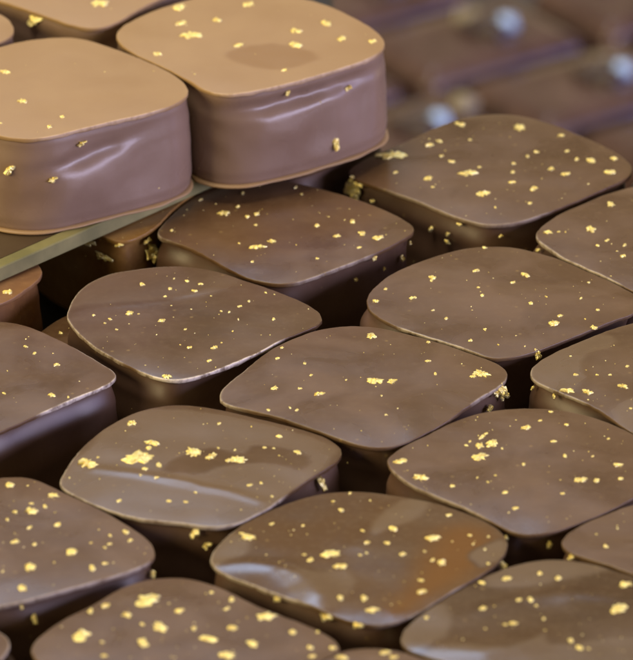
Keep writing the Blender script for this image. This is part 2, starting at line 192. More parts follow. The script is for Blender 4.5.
'L': {'c':(35.98,-10.8),'o':[(-13.73,0.14),(-13.48,-0.97),(-12.94,-1.97),(-12.2,-2.85),(-11.4,-3.68),(-10.58,-4.5),(-9.75,-5.3),(-8.92,-6.11),(-8.14,-6.95),(-7.4,-7.84),(-6.7,-8.76),(-6.06,-9.72),(-5.47,-10.72),(-4.89,-11.72),(-4.26,-12.66),(-3.54,-13.54),(-2.72,-14.37),(-1.72,-14.87),(-0.61,-14.91),(0.47,-14.56),(1.45,-13.98),(2.36,-13.26),(3.22,-12.49),(4.06,-11.7),(4.87,-10.87),(5.66,-10.03),(6.44,-9.18),(7.23,-8.33),(8.02,-7.49),(8.83,-6.67),(9.64,-5.84),(10.44,-5.0),(11.2,-4.14),(11.91,-3.23),(12.58,-2.29),(13.16,-1.29),(13.57,-0.22),(13.71,0.91),(13.52,2.02),(13.05,3.07),(12.44,4.04),(11.74,4.97),(11.01,5.86),(10.24,6.72),(9.46,7.58),(8.67,8.42),(7.86,9.24),(7.03,10.05),(6.19,10.84),(5.32,11.6),(4.41,12.32),(3.47,12.99),(2.48,13.58),(1.43,14.04),(0.32,14.23),(-0.79,14.05),(-1.83,13.57),(-2.82,12.97),(-3.75,12.3),(-4.63,11.55),(-5.49,10.77),(-6.32,9.97),(-7.15,9.16),(-7.98,8.36),(-8.83,7.58),(-9.69,6.8),(-10.52,6.01),(-11.31,5.16),(-12.05,4.28),(-12.74,3.35),(-13.32,2.36),(-13.67,1.28)],'zt':11,'h':11.0,'kind':'dark','fl':[(-9.1,-0.3,0.71,0.73),(-10.04,-3.96,1.57,1.46),(-7.94,-4.41,1.33,1.46),(-6.86,-0.39,0.39,0.53),(-5.48,-0.39,0.39,0.53),(-4.25,-3.14,1.02,1.38),(-3.63,1.64,0.55,0.75),(-3.63,-8.22,0.39,0.53)],'sf':[(1,9.8,0.31,0.55),(4,10.23,0.31,0.55)],'patch':[(1,[(-14.62,0.81),(-10.88,7.31),(-5.6,10.32),(-4.45,6.84),(-7.19,4.7),(-8.28,1.73),(-7.98,-1.03),(-9.24,-3.5),(-12.39,-3.77)]),(1,[(-5.75,-9.66),(-4.67,-6.95),(-2.64,-5.14),(-0.86,-9.21),(-3.49,-16.34)])],'ridge':[(0.05,0.5,[(-4.45,6.84),(-7.19,4.7),(-8.28,1.73),(-7.98,-1.03),(-9.24,-3.5)])]},
'I': {'c':(21.55,-32.21),'o':[(-14.3,0.48),(-13.95,-0.64),(-13.5,-1.74),(-13.0,-2.81),(-12.42,-3.84),(-11.73,-4.79),(-10.94,-5.68),(-10.11,-6.52),(-9.26,-7.34),(-8.39,-8.15),(-7.5,-8.93),(-6.64,-9.74),(-5.81,-10.58),(-5.01,-11.45),(-4.2,-12.31),(-3.39,-13.18),(-2.56,-14.01),(-1.59,-14.65),(-0.47,-14.94),(0.69,-14.88),(1.8,-14.51),(2.84,-13.96),(3.81,-13.28),(4.73,-12.54),(5.65,-11.8),(6.57,-11.05),(7.46,-10.27),(8.32,-9.45),(9.14,-8.6),(9.91,-7.71),(10.62,-6.76),(11.28,-5.78),(11.9,-4.77),(12.43,-3.72),(12.87,-2.62),(13.22,-1.49),(13.47,-0.34),(13.63,0.83),(13.63,2.01),(13.44,3.17),(13.04,4.27),(12.47,5.31),(11.81,6.29),(11.08,7.22),(10.31,8.12),(9.54,9.01),(8.71,9.86),(7.84,10.66),(6.91,11.39),(5.94,12.06),(4.91,12.65),(3.83,13.12),(2.7,13.44),(1.53,13.61),(0.35,13.67),(-0.83,13.64),(-2.0,13.5),(-3.16,13.24),(-4.26,12.83),(-5.29,12.27),(-6.25,11.57),(-7.15,10.8),(-8.0,9.98),(-8.78,9.09),(-9.54,8.19),(-10.32,7.32),(-11.13,6.47),(-11.97,5.62),(-12.74,4.71),(-13.43,3.74),(-14.02,2.73),(-14.37,1.63)],'zt':11,'h':11.0,'kind':'dark','fl':[(2.56,12.65,0.55,0.74),(1.4,10.32,0.47,0.63),(-4.62,6.67,0.7,0.94),(-0.08,8.6,1.09,1.44),(3.98,9.4,0.54,0.73),(2.57,5.23,0.77,0.9),(-4.78,6.29,0.54,0.73),(-4.22,7.35,0.46,0.63),(-3.65,5.05,1.54,2.08),(-4.9,4.52,1.16,1.56),(-5.92,5.58,0.46,0.63),(-4.95,1.97,1.77,2.15),(-2.68,3.73,0.39,0.52),(-6.28,4.7,0.46,0.63),(-0.62,0.05,0.61,0.71),(3.62,1.8,0.69,0.93),(8.2,6.11,0.46,0.63),(8.96,-0.21,1.0,1.35),(9.15,-3.25,0.61,0.83),(5.09,-3.69,1.3,1.6),(6.65,-3.86,0.76,0.89),(3.12,-6.79,0.46,0.62),(-2.62,-6.53,0.76,0.88),(-1.63,-9.86,0.68,0.88),(-5.32,-3.08,0.38,0.52),(-4.31,-4.12,0.31,0.41),(-7.88,-4.98,0.61,0.82),(-11.09,-2.82,1.83,1.78),(-13.03,1.18,1.61,1.43),(-3.51,-2.56,0.31,0.41),(6.46,1.8,0.31,0.42)],'sf':[(20,9.22,0.6,0.6),(16,9.76,0.45,0.45)],'patch':[],'ridge':[]},
'H': {'c':(-12.07,-31.79),'o':[(-13.59,-4.95),(-13.03,-5.98),(-12.31,-6.93),(-11.53,-7.83),(-10.69,-8.68),(-9.8,-9.47),(-8.86,-10.2),(-7.88,-10.88),(-6.86,-11.49),(-5.78,-12.0),(-4.66,-12.4),(-3.51,-12.7),(-2.35,-12.96),(-1.2,-13.27),(-0.08,-13.66),(1.07,-13.96),(2.24,-14.03),(3.39,-13.78),(4.43,-13.21),(5.3,-12.36),(6.09,-11.48),(6.85,-10.61),(7.54,-9.69),(8.15,-8.68),(8.73,-7.63),(9.31,-6.59),(9.92,-5.57),(10.56,-4.56),(11.22,-3.57),(11.91,-2.6),(12.62,-1.64),(13.3,-0.66),(13.9,0.37),(14.38,1.45),(14.62,2.6),(14.52,3.76),(14.1,4.86),(13.44,5.84),(12.62,6.69),(11.7,7.45),(10.72,8.12),(9.7,8.75),(8.67,9.35),(7.63,9.93),(6.57,10.49),(5.52,11.04),(4.47,11.6),(3.41,12.16),(2.35,12.7),(1.27,13.2),(0.16,13.62),(-1.0,13.88),(-2.18,13.98),(-3.35,13.85),(-4.46,13.45),(-5.5,12.87),(-6.44,12.14),(-7.28,11.3),(-8.05,10.39),(-8.76,9.44),(-9.42,8.44),(-10.01,7.41),(-10.56,6.35),(-11.06,5.27),(-11.53,4.18),(-11.97,3.07),(-12.38,1.95),(-12.74,0.81),(-13.06,-0.33),(-13.35,-1.49),(-13.62,-2.65),(-13.78,-3.82)],'zt':11,'h':11.0,'kind':'dark','fl':[(4.0,0.76,1.92,2.32),(3.15,0.5,0.77,1.04),(3.78,3.04,0.39,0.52),(2.08,3.48,0.39,0.52),(6.78,3.66,0.46,0.62),(8.27,6.4,0.7,0.94),(10.18,2.51,0.85,1.14),(7.75,3.48,0.31,0.42),(6.53,-4.63,0.46,0.62),(5.35,-5.14,0.69,0.71),(7.62,-7.55,0.38,0.51),(-11.06,0.06,2.38,2.86),(-6.1,1.11,4.0,3.22),(-4.71,4.45,1.54,1.62),(-4.99,3.22,0.77,1.04),(-5.27,-1.51,0.69,0.93),(-3.91,-0.64,0.84,1.14),(-5.69,-3.07,0.38,0.52),(-4.07,-3.76,0.53,0.72),(-6.82,9.25,1.16,1.57),(-0.47,2.51,1.92,2.51),(1.36,1.46,1.31,1.76),(2.07,9.25,0.54,0.73),(-7.66,-8.41,0.61,0.82),(-2.69,-8.58,0.53,0.72),(-0.09,-6.86,0.38,0.51),(-1.01,-8.83,0.46,0.61),(-10.1,1.29,0.38,0.52)],'sf':[(30,9.38,0.77,1.69),(14,9.87,0.83,0.98),(15,8.69,0.76,0.83)],'patch':[(1,[(-11.08,4.63),(-8.73,10.86),(-4.89,13.11),(-0.2,12.66),(2.44,11.76),(7.91,9.07),(12.95,5.51),(14.49,2.87),(11.8,-3.24),(8.01,-10.96),(4.28,-16.02),(-4.29,-15.19),(-13.98,-6.69)]),(-0.4,[(-3.62,-1.68),(-1.96,1.81),(1.48,3.75),(4.31,2.43),(6.39,4.63),(11.41,1.55),(10.65,-1.94),(7.96,-0.46),(3.74,-0.46),(0.04,-3.24)])],'ridge':[(0.15,0.7,[(-10.14,-1.33),(-5.7,-2.81),(-0.7,-4.8),(0.37,-5.66),(3.43,-6.86),(6.29,-8.58)])]},
'J': {'c':(-31.01,-49.38),'o':[(-3.36,13.7),(-4.27,12.9),(-5.13,12.05),(-5.96,11.17),(-6.78,10.28),(-7.57,9.36),(-8.35,8.44),(-9.13,7.51),(-9.92,6.59),(-10.7,5.67),(-11.49,4.75),(-12.25,3.81),(-12.99,2.85),(-13.67,1.85),(-14.28,0.81),(-14.78,-0.29),(-15.01,-1.45),(-14.83,-2.61),(-14.28,-3.67),(-13.55,-4.63),(-12.75,-5.53),(-11.89,-6.39),(-11.01,-7.22),(-10.11,-8.04),(-9.21,-8.84),(-8.3,-9.64),(-7.37,-10.42),(-6.43,-11.17),(-5.47,-11.91),(-4.48,-12.61),(-3.46,-13.25),(-2.37,-13.74),(-1.2,-13.86),(-0.03,-13.64),(1.14,-13.32),(2.27,-12.91),(3.36,-12.39),(4.42,-11.8),(5.46,-11.17),(6.47,-10.51),(7.48,-9.84),(8.49,-9.17),(9.49,-8.5),(10.49,-7.81),(11.48,-7.11),(12.44,-6.38),(13.34,-5.57),(14.15,-4.68),(14.77,-3.66),(15.04,-2.51),(14.97,-1.32),(14.65,-0.16),(14.14,0.93),(13.52,1.97),(12.84,2.97),(12.12,3.94),(11.38,4.89),(10.6,5.82),(9.8,6.73),(8.97,7.61),(8.11,8.47),(7.24,9.31),(6.38,10.16),(5.57,11.05),(4.79,11.98),(4.01,12.91),(3.18,13.78),(2.24,14.53),(1.15,14.95),(-0.03,14.94),(-1.21,14.71),(-2.35,14.33)],'zt':11,'h':11.0,'kind':'dark','fl':[(0.12,12.88,1.45,1.42),(4.59,10.21,1.44,1.77),(2.52,6.63,1.74,2.11),(3.85,7.65,0.76,1.02),(0.94,6.46,0.68,0.92),(2.5,8.33,0.53,0.71),(2.5,2.91,0.83,1.12),(0.25,4.77,0.53,0.71),(5.27,3.58,0.98,1.32),(1.23,-0.19,1.05,1.4),(3.16,-0.77,0.6,0.81),(6.78,-2.44,1.65,2.22),(2.9,-5.91,1.64,2.21),(2.32,-10.24,1.26,1.7),(8.97,-5.91,1.04,1.41),(10.25,-4.84,0.67,0.91),(12.09,2.24,0.9,1.22),(12.58,0.4,0.75,1.01),(10.57,1.4,0.53,0.71),(10.58,-0.52,0.6,0.81),(10.12,-1.36,0.45,0.61),(8.7,-0.36,0.38,0.51),(0.25,-6.73,0.37,0.5),(5.21,-4.84,0.3,0.4)],'sf':[(36,8.79,0.52,0.96),(35,10.3,0.37,0.37),(48,9.17,0.6,0.75)],'patch':[],'ridge':[]},
'G': {'c':(-34.92,-11.62),'o':[(-1.12,13.85),(-2.12,13.29),(-3.06,12.62),(-3.94,11.88),(-4.78,11.09),(-5.59,10.27),(-6.37,9.43),(-7.13,8.56),(-7.86,7.67),(-8.57,6.76),(-9.27,5.84),(-9.95,4.91),(-10.61,3.97),(-11.26,3.02),(-11.87,2.04),(-12.46,1.05),(-13.01,0.04),(-13.48,-1.01),(-13.76,-2.11),(-13.71,-3.23),(-13.28,-4.26),(-12.58,-5.17),(-11.8,-6.02),(-10.97,-6.82),(-10.12,-7.59),(-9.24,-8.34),(-8.36,-9.08),(-7.47,-9.82),(-6.59,-10.56),(-5.71,-11.3),(-4.83,-12.04),(-3.94,-12.78),(-3.02,-13.48),(-2.05,-14.08),(-0.99,-14.41),(0.1,-14.26),(1.11,-13.75),(2.02,-13.05),(2.87,-12.27),(3.68,-11.45),(4.46,-10.6),(5.25,-9.76),(6.04,-8.92),(6.83,-8.09),(7.63,-7.25),(8.43,-6.43),(9.24,-5.61),(10.05,-4.79),(10.87,-3.98),(11.7,-3.17),(12.48,-2.33),(13.18,-1.42),(13.74,-0.42),(14.06,0.66),(13.92,1.74),(13.37,2.72),(12.68,3.65),(11.97,4.56),(11.26,5.46),(10.54,6.36),(9.81,7.26),(9.07,8.14),(8.32,9.01),(7.55,9.87),(6.75,10.7),(5.94,11.52),(5.11,12.32),(4.24,13.08),(3.28,13.69),(2.21,14.09),(1.08,14.27),(-0.05,14.22)],'zt':11,'h':11.0,'kind':'dark','fl':[(4.42,7.67,0.56,0.74),(5.44,5.98,0.48,0.64),(7.83,3.2,0.79,0.92),(7.56,-4.14,0.86,1.16),(2.66,-3.86,0.47,0.63),(9.3,-4.59,0.39,0.53)],'sf':[],'patch':[],'ridge':[]},
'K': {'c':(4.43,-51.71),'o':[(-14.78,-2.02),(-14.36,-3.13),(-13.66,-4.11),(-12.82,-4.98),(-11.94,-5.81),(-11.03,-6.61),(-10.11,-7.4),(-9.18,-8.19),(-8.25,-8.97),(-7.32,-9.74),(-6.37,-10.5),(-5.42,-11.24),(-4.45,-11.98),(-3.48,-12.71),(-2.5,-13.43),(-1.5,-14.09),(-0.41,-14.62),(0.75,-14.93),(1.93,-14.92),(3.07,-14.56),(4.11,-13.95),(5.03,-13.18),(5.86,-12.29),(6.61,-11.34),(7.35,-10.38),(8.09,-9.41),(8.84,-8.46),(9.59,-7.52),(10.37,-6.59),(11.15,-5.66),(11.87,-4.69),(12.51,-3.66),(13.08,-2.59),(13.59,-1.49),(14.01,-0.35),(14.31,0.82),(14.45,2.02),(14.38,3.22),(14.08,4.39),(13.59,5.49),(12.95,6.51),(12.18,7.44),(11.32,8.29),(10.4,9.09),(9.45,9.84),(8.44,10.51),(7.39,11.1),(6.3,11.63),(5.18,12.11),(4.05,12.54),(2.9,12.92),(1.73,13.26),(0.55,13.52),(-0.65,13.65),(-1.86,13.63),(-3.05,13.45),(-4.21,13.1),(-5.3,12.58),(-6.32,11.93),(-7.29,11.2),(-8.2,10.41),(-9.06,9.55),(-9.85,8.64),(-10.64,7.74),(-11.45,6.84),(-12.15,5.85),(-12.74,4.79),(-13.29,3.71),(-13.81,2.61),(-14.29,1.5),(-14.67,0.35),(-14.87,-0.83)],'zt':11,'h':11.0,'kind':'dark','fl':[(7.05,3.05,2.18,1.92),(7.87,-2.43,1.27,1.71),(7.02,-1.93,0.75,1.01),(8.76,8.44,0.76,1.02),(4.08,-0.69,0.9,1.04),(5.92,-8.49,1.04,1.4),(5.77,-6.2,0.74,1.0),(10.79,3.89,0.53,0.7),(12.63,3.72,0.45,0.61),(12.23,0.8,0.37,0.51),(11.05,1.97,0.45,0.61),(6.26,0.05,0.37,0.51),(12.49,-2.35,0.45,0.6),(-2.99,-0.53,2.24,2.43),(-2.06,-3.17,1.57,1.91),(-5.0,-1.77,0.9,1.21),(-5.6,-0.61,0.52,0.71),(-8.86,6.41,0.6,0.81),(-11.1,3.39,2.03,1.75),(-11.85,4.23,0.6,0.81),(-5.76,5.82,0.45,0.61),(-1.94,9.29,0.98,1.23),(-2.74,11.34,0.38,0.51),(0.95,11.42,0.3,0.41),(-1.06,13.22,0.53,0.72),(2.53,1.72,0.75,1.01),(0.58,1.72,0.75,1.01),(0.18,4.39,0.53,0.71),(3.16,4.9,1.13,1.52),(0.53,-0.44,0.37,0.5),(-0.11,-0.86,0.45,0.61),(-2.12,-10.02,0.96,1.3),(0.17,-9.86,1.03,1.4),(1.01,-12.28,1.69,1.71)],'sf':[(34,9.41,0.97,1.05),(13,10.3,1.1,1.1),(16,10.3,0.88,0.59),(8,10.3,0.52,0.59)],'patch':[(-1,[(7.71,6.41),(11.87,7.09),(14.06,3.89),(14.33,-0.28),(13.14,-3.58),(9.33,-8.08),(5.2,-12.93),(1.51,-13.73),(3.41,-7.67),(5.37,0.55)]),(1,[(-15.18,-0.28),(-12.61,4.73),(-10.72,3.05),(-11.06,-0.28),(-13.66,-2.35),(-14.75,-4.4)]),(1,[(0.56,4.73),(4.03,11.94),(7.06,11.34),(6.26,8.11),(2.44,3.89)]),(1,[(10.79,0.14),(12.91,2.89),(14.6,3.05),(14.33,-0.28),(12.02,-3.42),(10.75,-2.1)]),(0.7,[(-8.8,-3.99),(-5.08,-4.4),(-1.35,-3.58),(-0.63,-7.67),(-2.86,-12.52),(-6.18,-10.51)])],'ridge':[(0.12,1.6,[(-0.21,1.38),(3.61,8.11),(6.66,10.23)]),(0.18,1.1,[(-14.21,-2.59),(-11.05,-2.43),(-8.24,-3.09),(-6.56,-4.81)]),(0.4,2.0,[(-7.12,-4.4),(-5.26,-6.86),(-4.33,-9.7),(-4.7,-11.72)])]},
'N': {'c':(23.19,-67.39),'o':[(-15.06,-2.8),(-14.86,-3.96),(-14.25,-4.97),(-13.37,-5.78),(-12.41,-6.53),(-11.43,-7.24),(-10.43,-7.94),(-9.44,-8.64),(-8.45,-9.34),(-7.45,-10.04),(-6.46,-10.75),(-5.48,-11.46),(-4.51,-12.19),(-3.54,-12.92),(-2.52,-13.58),(-1.43,-14.1),(-0.27,-14.43),(0.93,-14.5),(2.1,-14.29),(3.2,-13.8),(4.19,-13.1),(5.11,-12.31),(5.97,-11.46),(6.81,-10.57),(7.62,-9.67),(8.42,-8.76),(9.2,-7.83),(9.97,-6.89),(10.73,-5.93),(11.46,-4.97),(12.17,-3.98),(12.84,-2.97),(13.49,-1.94),(14.07,-0.87),(14.55,0.24),(14.83,1.41),(14.81,2.6),(14.47,3.75),(13.88,4.79),(13.13,5.74),(12.31,6.64),(11.46,7.51),(10.57,8.34),(9.65,9.13),(8.7,9.89),(7.73,10.62),(6.74,11.33),(5.76,12.05),(4.77,12.74),(3.72,13.34),(2.61,13.85),(1.46,14.23),(0.27,14.43),(-0.92,14.36),(-2.07,14.01),(-3.15,13.47),(-4.16,12.8),(-5.11,12.04),(-6.01,11.22),(-6.87,10.37),(-7.69,9.47),(-8.48,8.54),(-9.25,7.61),(-10.0,6.66),(-10.74,5.7),(-11.47,4.72),(-12.18,3.74),(-12.87,2.73),(-13.52,1.71),(-14.13,0.66),(-14.65,-0.44),(-14.97,-1.6)],'zt':11,'h':11.0,'kind':'dark','fl':[(-4.48,10.05,1.11,1.5),(0.46,10.05,0.97,1.21),(-1.22,11.2,0.74,1.0),(-6.95,9.07,0.89,1.04),(-3.49,5.17,0.74,1.0),(-2.35,5.25,0.89,1.2),(-1.82,4.13,0.44,0.6),(-4.13,0.36,0.88,1.19),(-4.91,0.12,0.51,0.69),(-7.03,3.48,1.1,1.03),(-12.55,1.72,0.66,0.85),(-1.17,1.4,0.51,0.68),(1.32,-3.37,0.95,1.28),(2.04,-4.79,0.95,1.28),(2.95,-4.95,0.44,0.59),(6.14,3.32,2.06,2.78),(6.98,8.66,1.63,2.2)],'sf':[],'patch':[(1,[(-7.37,8.83),(-3.33,14.58),(2.32,15.82),(6.31,12.51),(2.13,10.05),(-2.75,8.17)]),(1,[(-15.45,-2.42),(-13.56,3.16),(-10.59,4.77),(-9.92,0.36),(-11.45,-3.61),(-14.4,-5.58)]),(0.8,[(-11.46,-4.0),(-4.91,-4.79),(-0.99,-1.23),(-0.52,-4.0),(7.57,-2.42),(8.0,-9.48),(-12.26,-8.7)])],'ridge':[(0.34,2.2,[(-13.65,-4.0),(-10.75,-5.42),(-7.13,-5.97),(-4.19,-4.79),(-1.21,-2.82)]),(0.13,1.4,[(-6.93,3.16),(-3.19,5.58),(2.02,6.79),(7.89,5.58)])]},
'M': {'c':(37.14,-50.92),'o':[(-12.82,1.02),(-12.5,0.1),(-11.96,-0.7),(-11.25,-1.39),(-10.47,-2.0),(-9.68,-2.59),(-8.87,-3.17),(-8.1,-3.78),(-7.37,-4.44),(-6.63,-5.11),(-5.87,-5.74),(-5.08,-6.33),(-4.27,-6.91),(-3.45,-7.46),(-2.62,-8.0),(-1.83,-8.58),(-1.13,-9.28),(-0.49,-10.04),(0.16,-10.77),(0.91,-11.41),(1.77,-11.86),(2.7,-11.94),(3.6,-11.61),(4.43,-11.07),(5.2,-10.45),(5.95,-9.81),(6.68,-9.14),(7.41,-8.47),(8.14,-7.8),(8.85,-7.11),(9.54,-6.4),(10.19,-5.65),(10.78,-4.86),(11.3,-4.02),(11.75,-3.14),(12.1,-2.22),(12.28,-1.26),(12.24,-0.29),(11.93,0.64),(11.44,1.49),(10.84,2.28),(10.2,3.03),(9.51,3.74),(8.8,4.43),(8.07,5.1),(7.33,5.75),(6.58,6.4),(5.81,7.03),(5.04,7.64),(4.25,8.24),(3.45,8.82),(2.63,9.37),(1.78,9.89),(0.9,10.34),(-0.02,10.7),(-0.97,10.95),(-1.95,11.06),(-2.93,11.0),(-3.88,10.74),(-4.78,10.33),(-5.63,9.85),(-6.45,9.29),(-7.22,8.67),(-7.98,8.04),(-8.74,7.4),(-9.5,6.77),(-10.23,6.09),(-10.89,5.36),(-11.5,4.58),(-12.06,3.77),(-12.54,2.91),(-12.84,1.99)],'zt':11,'h':11.0,'kind':'dark','fl':[(-8.55,0.52,0.67,0.91),(-7.23,4.53,0.3,0.41)],'sf':[(2,10.3,0.6,0.67)],'patch':[],'ridge':[]},
'O': {'c':(-12.56,-71.78),'o':[(-14.74,-1.1),(-14.39,-2.26),(-13.76,-3.29),(-12.93,-4.18),(-12.0,-4.98),(-11.06,-5.76),(-10.14,-6.57),(-9.22,-7.38),(-8.31,-8.2),(-7.39,-9.01),(-6.46,-9.81),(-5.52,-10.59),(-4.55,-11.34),(-3.57,-12.08),(-2.58,-12.8),(-1.56,-13.47),(-0.5,-14.08),(0.63,-14.52),(1.83,-14.7),(3.04,-14.61),(4.19,-14.22),(5.16,-13.38),(5.9,-12.21),(6.59,-11.14),(7.26,-10.17),(7.92,-9.26),(8.58,-8.39),(9.24,-7.55),(9.9,-6.71),(10.56,-5.87),(11.24,-5.01),(11.95,-4.13),(12.68,-3.21),(13.44,-2.25),(14.28,-1.22),(14.78,-0.07),(14.53,1.09),(13.92,2.13),(13.15,3.08),(12.28,3.94),(11.36,4.74),(10.41,5.52),(9.45,6.29),(8.5,7.06),(7.58,7.86),(6.71,8.72),(5.9,9.64),(5.12,10.58),(4.31,11.5),(3.46,12.39),(2.57,13.22),(1.61,13.98),(0.57,14.61),(-0.58,15.01),(-1.78,15.15),(-2.98,15.01),(-4.12,14.6),(-5.16,13.97),(-6.09,13.18),(-6.91,12.28),(-7.62,11.28),(-8.25,10.24),(-8.97,9.25),(-9.78,8.33),(-10.61,7.43),(-11.4,6.5),(-12.15,5.53),(-12.85,4.53),(-13.51,3.49),(-14.08,2.41),(-14.54,1.28),(-14.8,0.1)],'zt':11,'h':11.0,'kind':'dark','fl':[(2.3,11.59,0.59,0.8),(4.31,9.97,0.89,1.2),(3.89,7.95,0.74,0.99),(7.59,6.27,2.57,2.39),(4.42,3.72,1.25,1.53),(2.25,1.34,2.19,2.38),(3.93,-1.97,2.18,2.2),(6.39,0.39,1.82,1.87),(10.28,2.92,0.95,1.28),(11.93,-0.16,0.8,1.08),(12.15,-1.97,0.8,1.08),(14.12,-0.0,0.8,1.08),(12.66,3.16,0.51,0.69),(-4.05,9.73,3.1,3.61),(-5.89,6.59,1.25,1.69),(-0.68,7.47,1.18,1.59),(-2.56,3.95,1.83,2.47),(-4.18,0.63,1.68,2.27),(-10.1,2.21,2.19,2.96),(-7.89,8.68,1.03,1.39),(-9.37,7.55,0.88,1.19),(-4.26,4.51,0.59,0.79),(0.74,3.56,0.73,0.99),(-7.79,-2.12,0.8,1.08),(-8.05,0.78,0.51,0.69)],'sf':[(23,10.3,0.71,0.71)],'patch':[],'ridge':[]},
'P': {'c':(5.71,-85.18),'o':[(-7.68,7.08),(-8.29,6.31),(-8.91,5.53),(-9.52,4.75),(-10.13,3.94),(-10.74,3.11),(-11.34,2.24),(-11.94,1.31),(-12.56,0.32),(-12.99,-0.75),(-12.96,-1.85),(-12.69,-2.92),(-12.3,-3.95),(-11.76,-4.9),(-11.07,-5.76),(-10.29,-6.54),(-9.47,-7.28),(-8.61,-7.98),(-7.75,-8.67),(-6.88,-9.35),(-6.0,-10.03),(-5.11,-10.69),(-4.22,-11.34),(-3.3,-11.96),(-2.37,-12.55),(-1.4,-13.08),(-0.38,-13.49),(0.69,-13.64),(1.74,-13.42),(2.71,-12.91),(3.59,-12.25),(4.41,-11.51),(5.21,-10.74),(5.98,-9.95),(6.74,-9.14),(7.48,-8.32),(8.22,-7.5),(8.93,-6.66),(9.64,-5.8),(10.32,-4.93),(10.97,-4.04),(11.59,-3.12),(12.16,-2.17),(12.69,-1.2),(13.15,-0.2),(13.49,0.85),(13.59,1.92),(13.28,2.94),(12.67,3.84),(11.93,4.66),(11.13,5.42),(10.3,6.16),(9.46,6.88),(8.62,7.6),(7.78,8.32),(6.94,9.03),(6.09,9.74),(5.23,10.43),(4.36,11.12),(3.47,11.78),(2.54,12.38),(1.55,12.85),(0.5,13.16),(-0.59,13.26),(-1.68,13.12),(-2.74,12.8),(-3.67,12.11),(-4.42,11.18),(-5.12,10.31),(-5.78,9.47),(-6.43,8.66),(-7.06,7.87)],'zt':11,'h':11.0,'kind':'dark','fl':[(-3.25,11.11,1.45,1.18),(0.83,12.21,1.31,1.35),(1.77,11.27,0.94,1.01)],'sf':[],'patch':[],'ridge':[]},
'Q': {'c':(-43.12,-73.3),'o':[(13.6,2.05),(13.49,3.14),(13.08,4.15),(12.39,4.99),(11.54,5.7),(10.64,6.34),(9.71,6.95),(8.79,7.57),(7.88,8.2),(6.98,8.84),(6.07,9.49),(5.16,10.11),(4.22,10.71),(3.25,11.24),(2.24,11.7),(1.2,12.06),(0.12,12.3),(-0.98,12.4),(-2.09,12.36),(-3.17,12.15),(-4.2,11.76),(-5.19,11.25),(-6.14,10.68),(-7.06,10.07),(-7.97,9.43),(-8.85,8.76),(-9.7,8.05),(-10.51,7.29),(-11.27,6.49),(-11.98,5.63),(-12.62,4.73),(-13.17,3.77),(-13.59,2.75),(-13.78,1.67),(-13.69,0.58),(-13.38,-0.47),(-12.93,-1.48),(-12.38,-2.44),(-11.77,-3.37),(-11.11,-4.26),(-10.41,-5.12),(-9.67,-5.95),(-8.9,-6.75),(-8.12,-7.53),(-7.31,-8.29),(-6.48,-9.03),(-5.63,-9.75),(-4.76,-10.43),(-3.87,-11.09),(-2.95,-11.7),(-1.99,-12.27),(-1.0,-12.76),(0.03,-13.16),(1.1,-13.41),(2.19,-13.38),(3.23,-13.05),(4.19,-12.51),(5.08,-11.85),(5.92,-11.13),(6.73,-10.37),(7.49,-9.57),(8.22,-8.73),(8.89,-7.84),(9.52,-6.93),(10.13,-6.0),(10.71,-5.06),(11.28,-4.11),(11.82,-3.14),(12.31,-2.15),(12.77,-1.14),(13.17,-0.1),(13.47,0.96)],'zt':11,'h':11.0,'kind':'dark','fl':[],'sf':[],'patch':[],'ridge':[]},
'T': {'c':(-21.36,37.12),'o':[(-10.05,-2.07),(-9.71,-3.0),(-9.29,-3.89),(-8.81,-4.76),(-8.28,-5.6),(-7.73,-6.43),(-7.16,-7.24),(-6.58,-8.04),(-5.97,-8.82),(-5.34,-9.59),(-4.68,-10.33),(-3.98,-11.03),(-3.24,-11.69),(-2.48,-12.32),(-1.69,-12.93),(-0.9,-13.52),(-0.05,-13.95),(0.84,-13.9),(1.65,-13.38),(2.35,-12.68),(2.96,-11.9),(3.5,-11.07),(3.97,-10.2),(4.38,-9.27),(4.75,-8.31),(5.12,-7.37),(5.5,-6.45),(5.89,-5.54),(6.29,-4.66),(6.72,-3.8),(7.18,-2.96),(7.7,-2.12),(8.24,-1.27),(8.75,-0.4),(9.21,0.48),(9.65,1.36),(10.05,2.27),(10.36,3.21),(10.54,4.18),(10.45,5.14),(10.08,6.04),(9.52,6.86),(8.87,7.6),(8.17,8.3),(7.44,8.98),(6.69,9.62),(5.9,10.22),(5.08,10.77),(4.21,11.24),(3.3,11.65),(2.38,12.0),(1.43,12.28),(0.46,12.45),(-0.53,12.48),(-1.5,12.32),(-2.44,12.02),(-3.32,11.57),(-4.13,11.0),(-4.86,10.34),(-5.51,9.6),(-6.08,8.79),(-6.61,7.95),(-7.1,7.09),(-7.58,6.22),(-8.04,5.34),(-8.5,4.46),(-8.96,3.59),(-9.4,2.7),(-9.8,1.79),(-10.1,0.85),(-10.27,-0.12),(-10.25,-1.11)],'zt':11,'h':11.0,'kind':'amber','fl':[],'sf':[(14,8.46,2.06,0.9),(20,9.92,0.99,0.58),(12,9.56,1.23,0.66),(21,8.08,1.65,2.23),(16,10.3,0.82,0.49)],'patch':[],'ridge':[]},
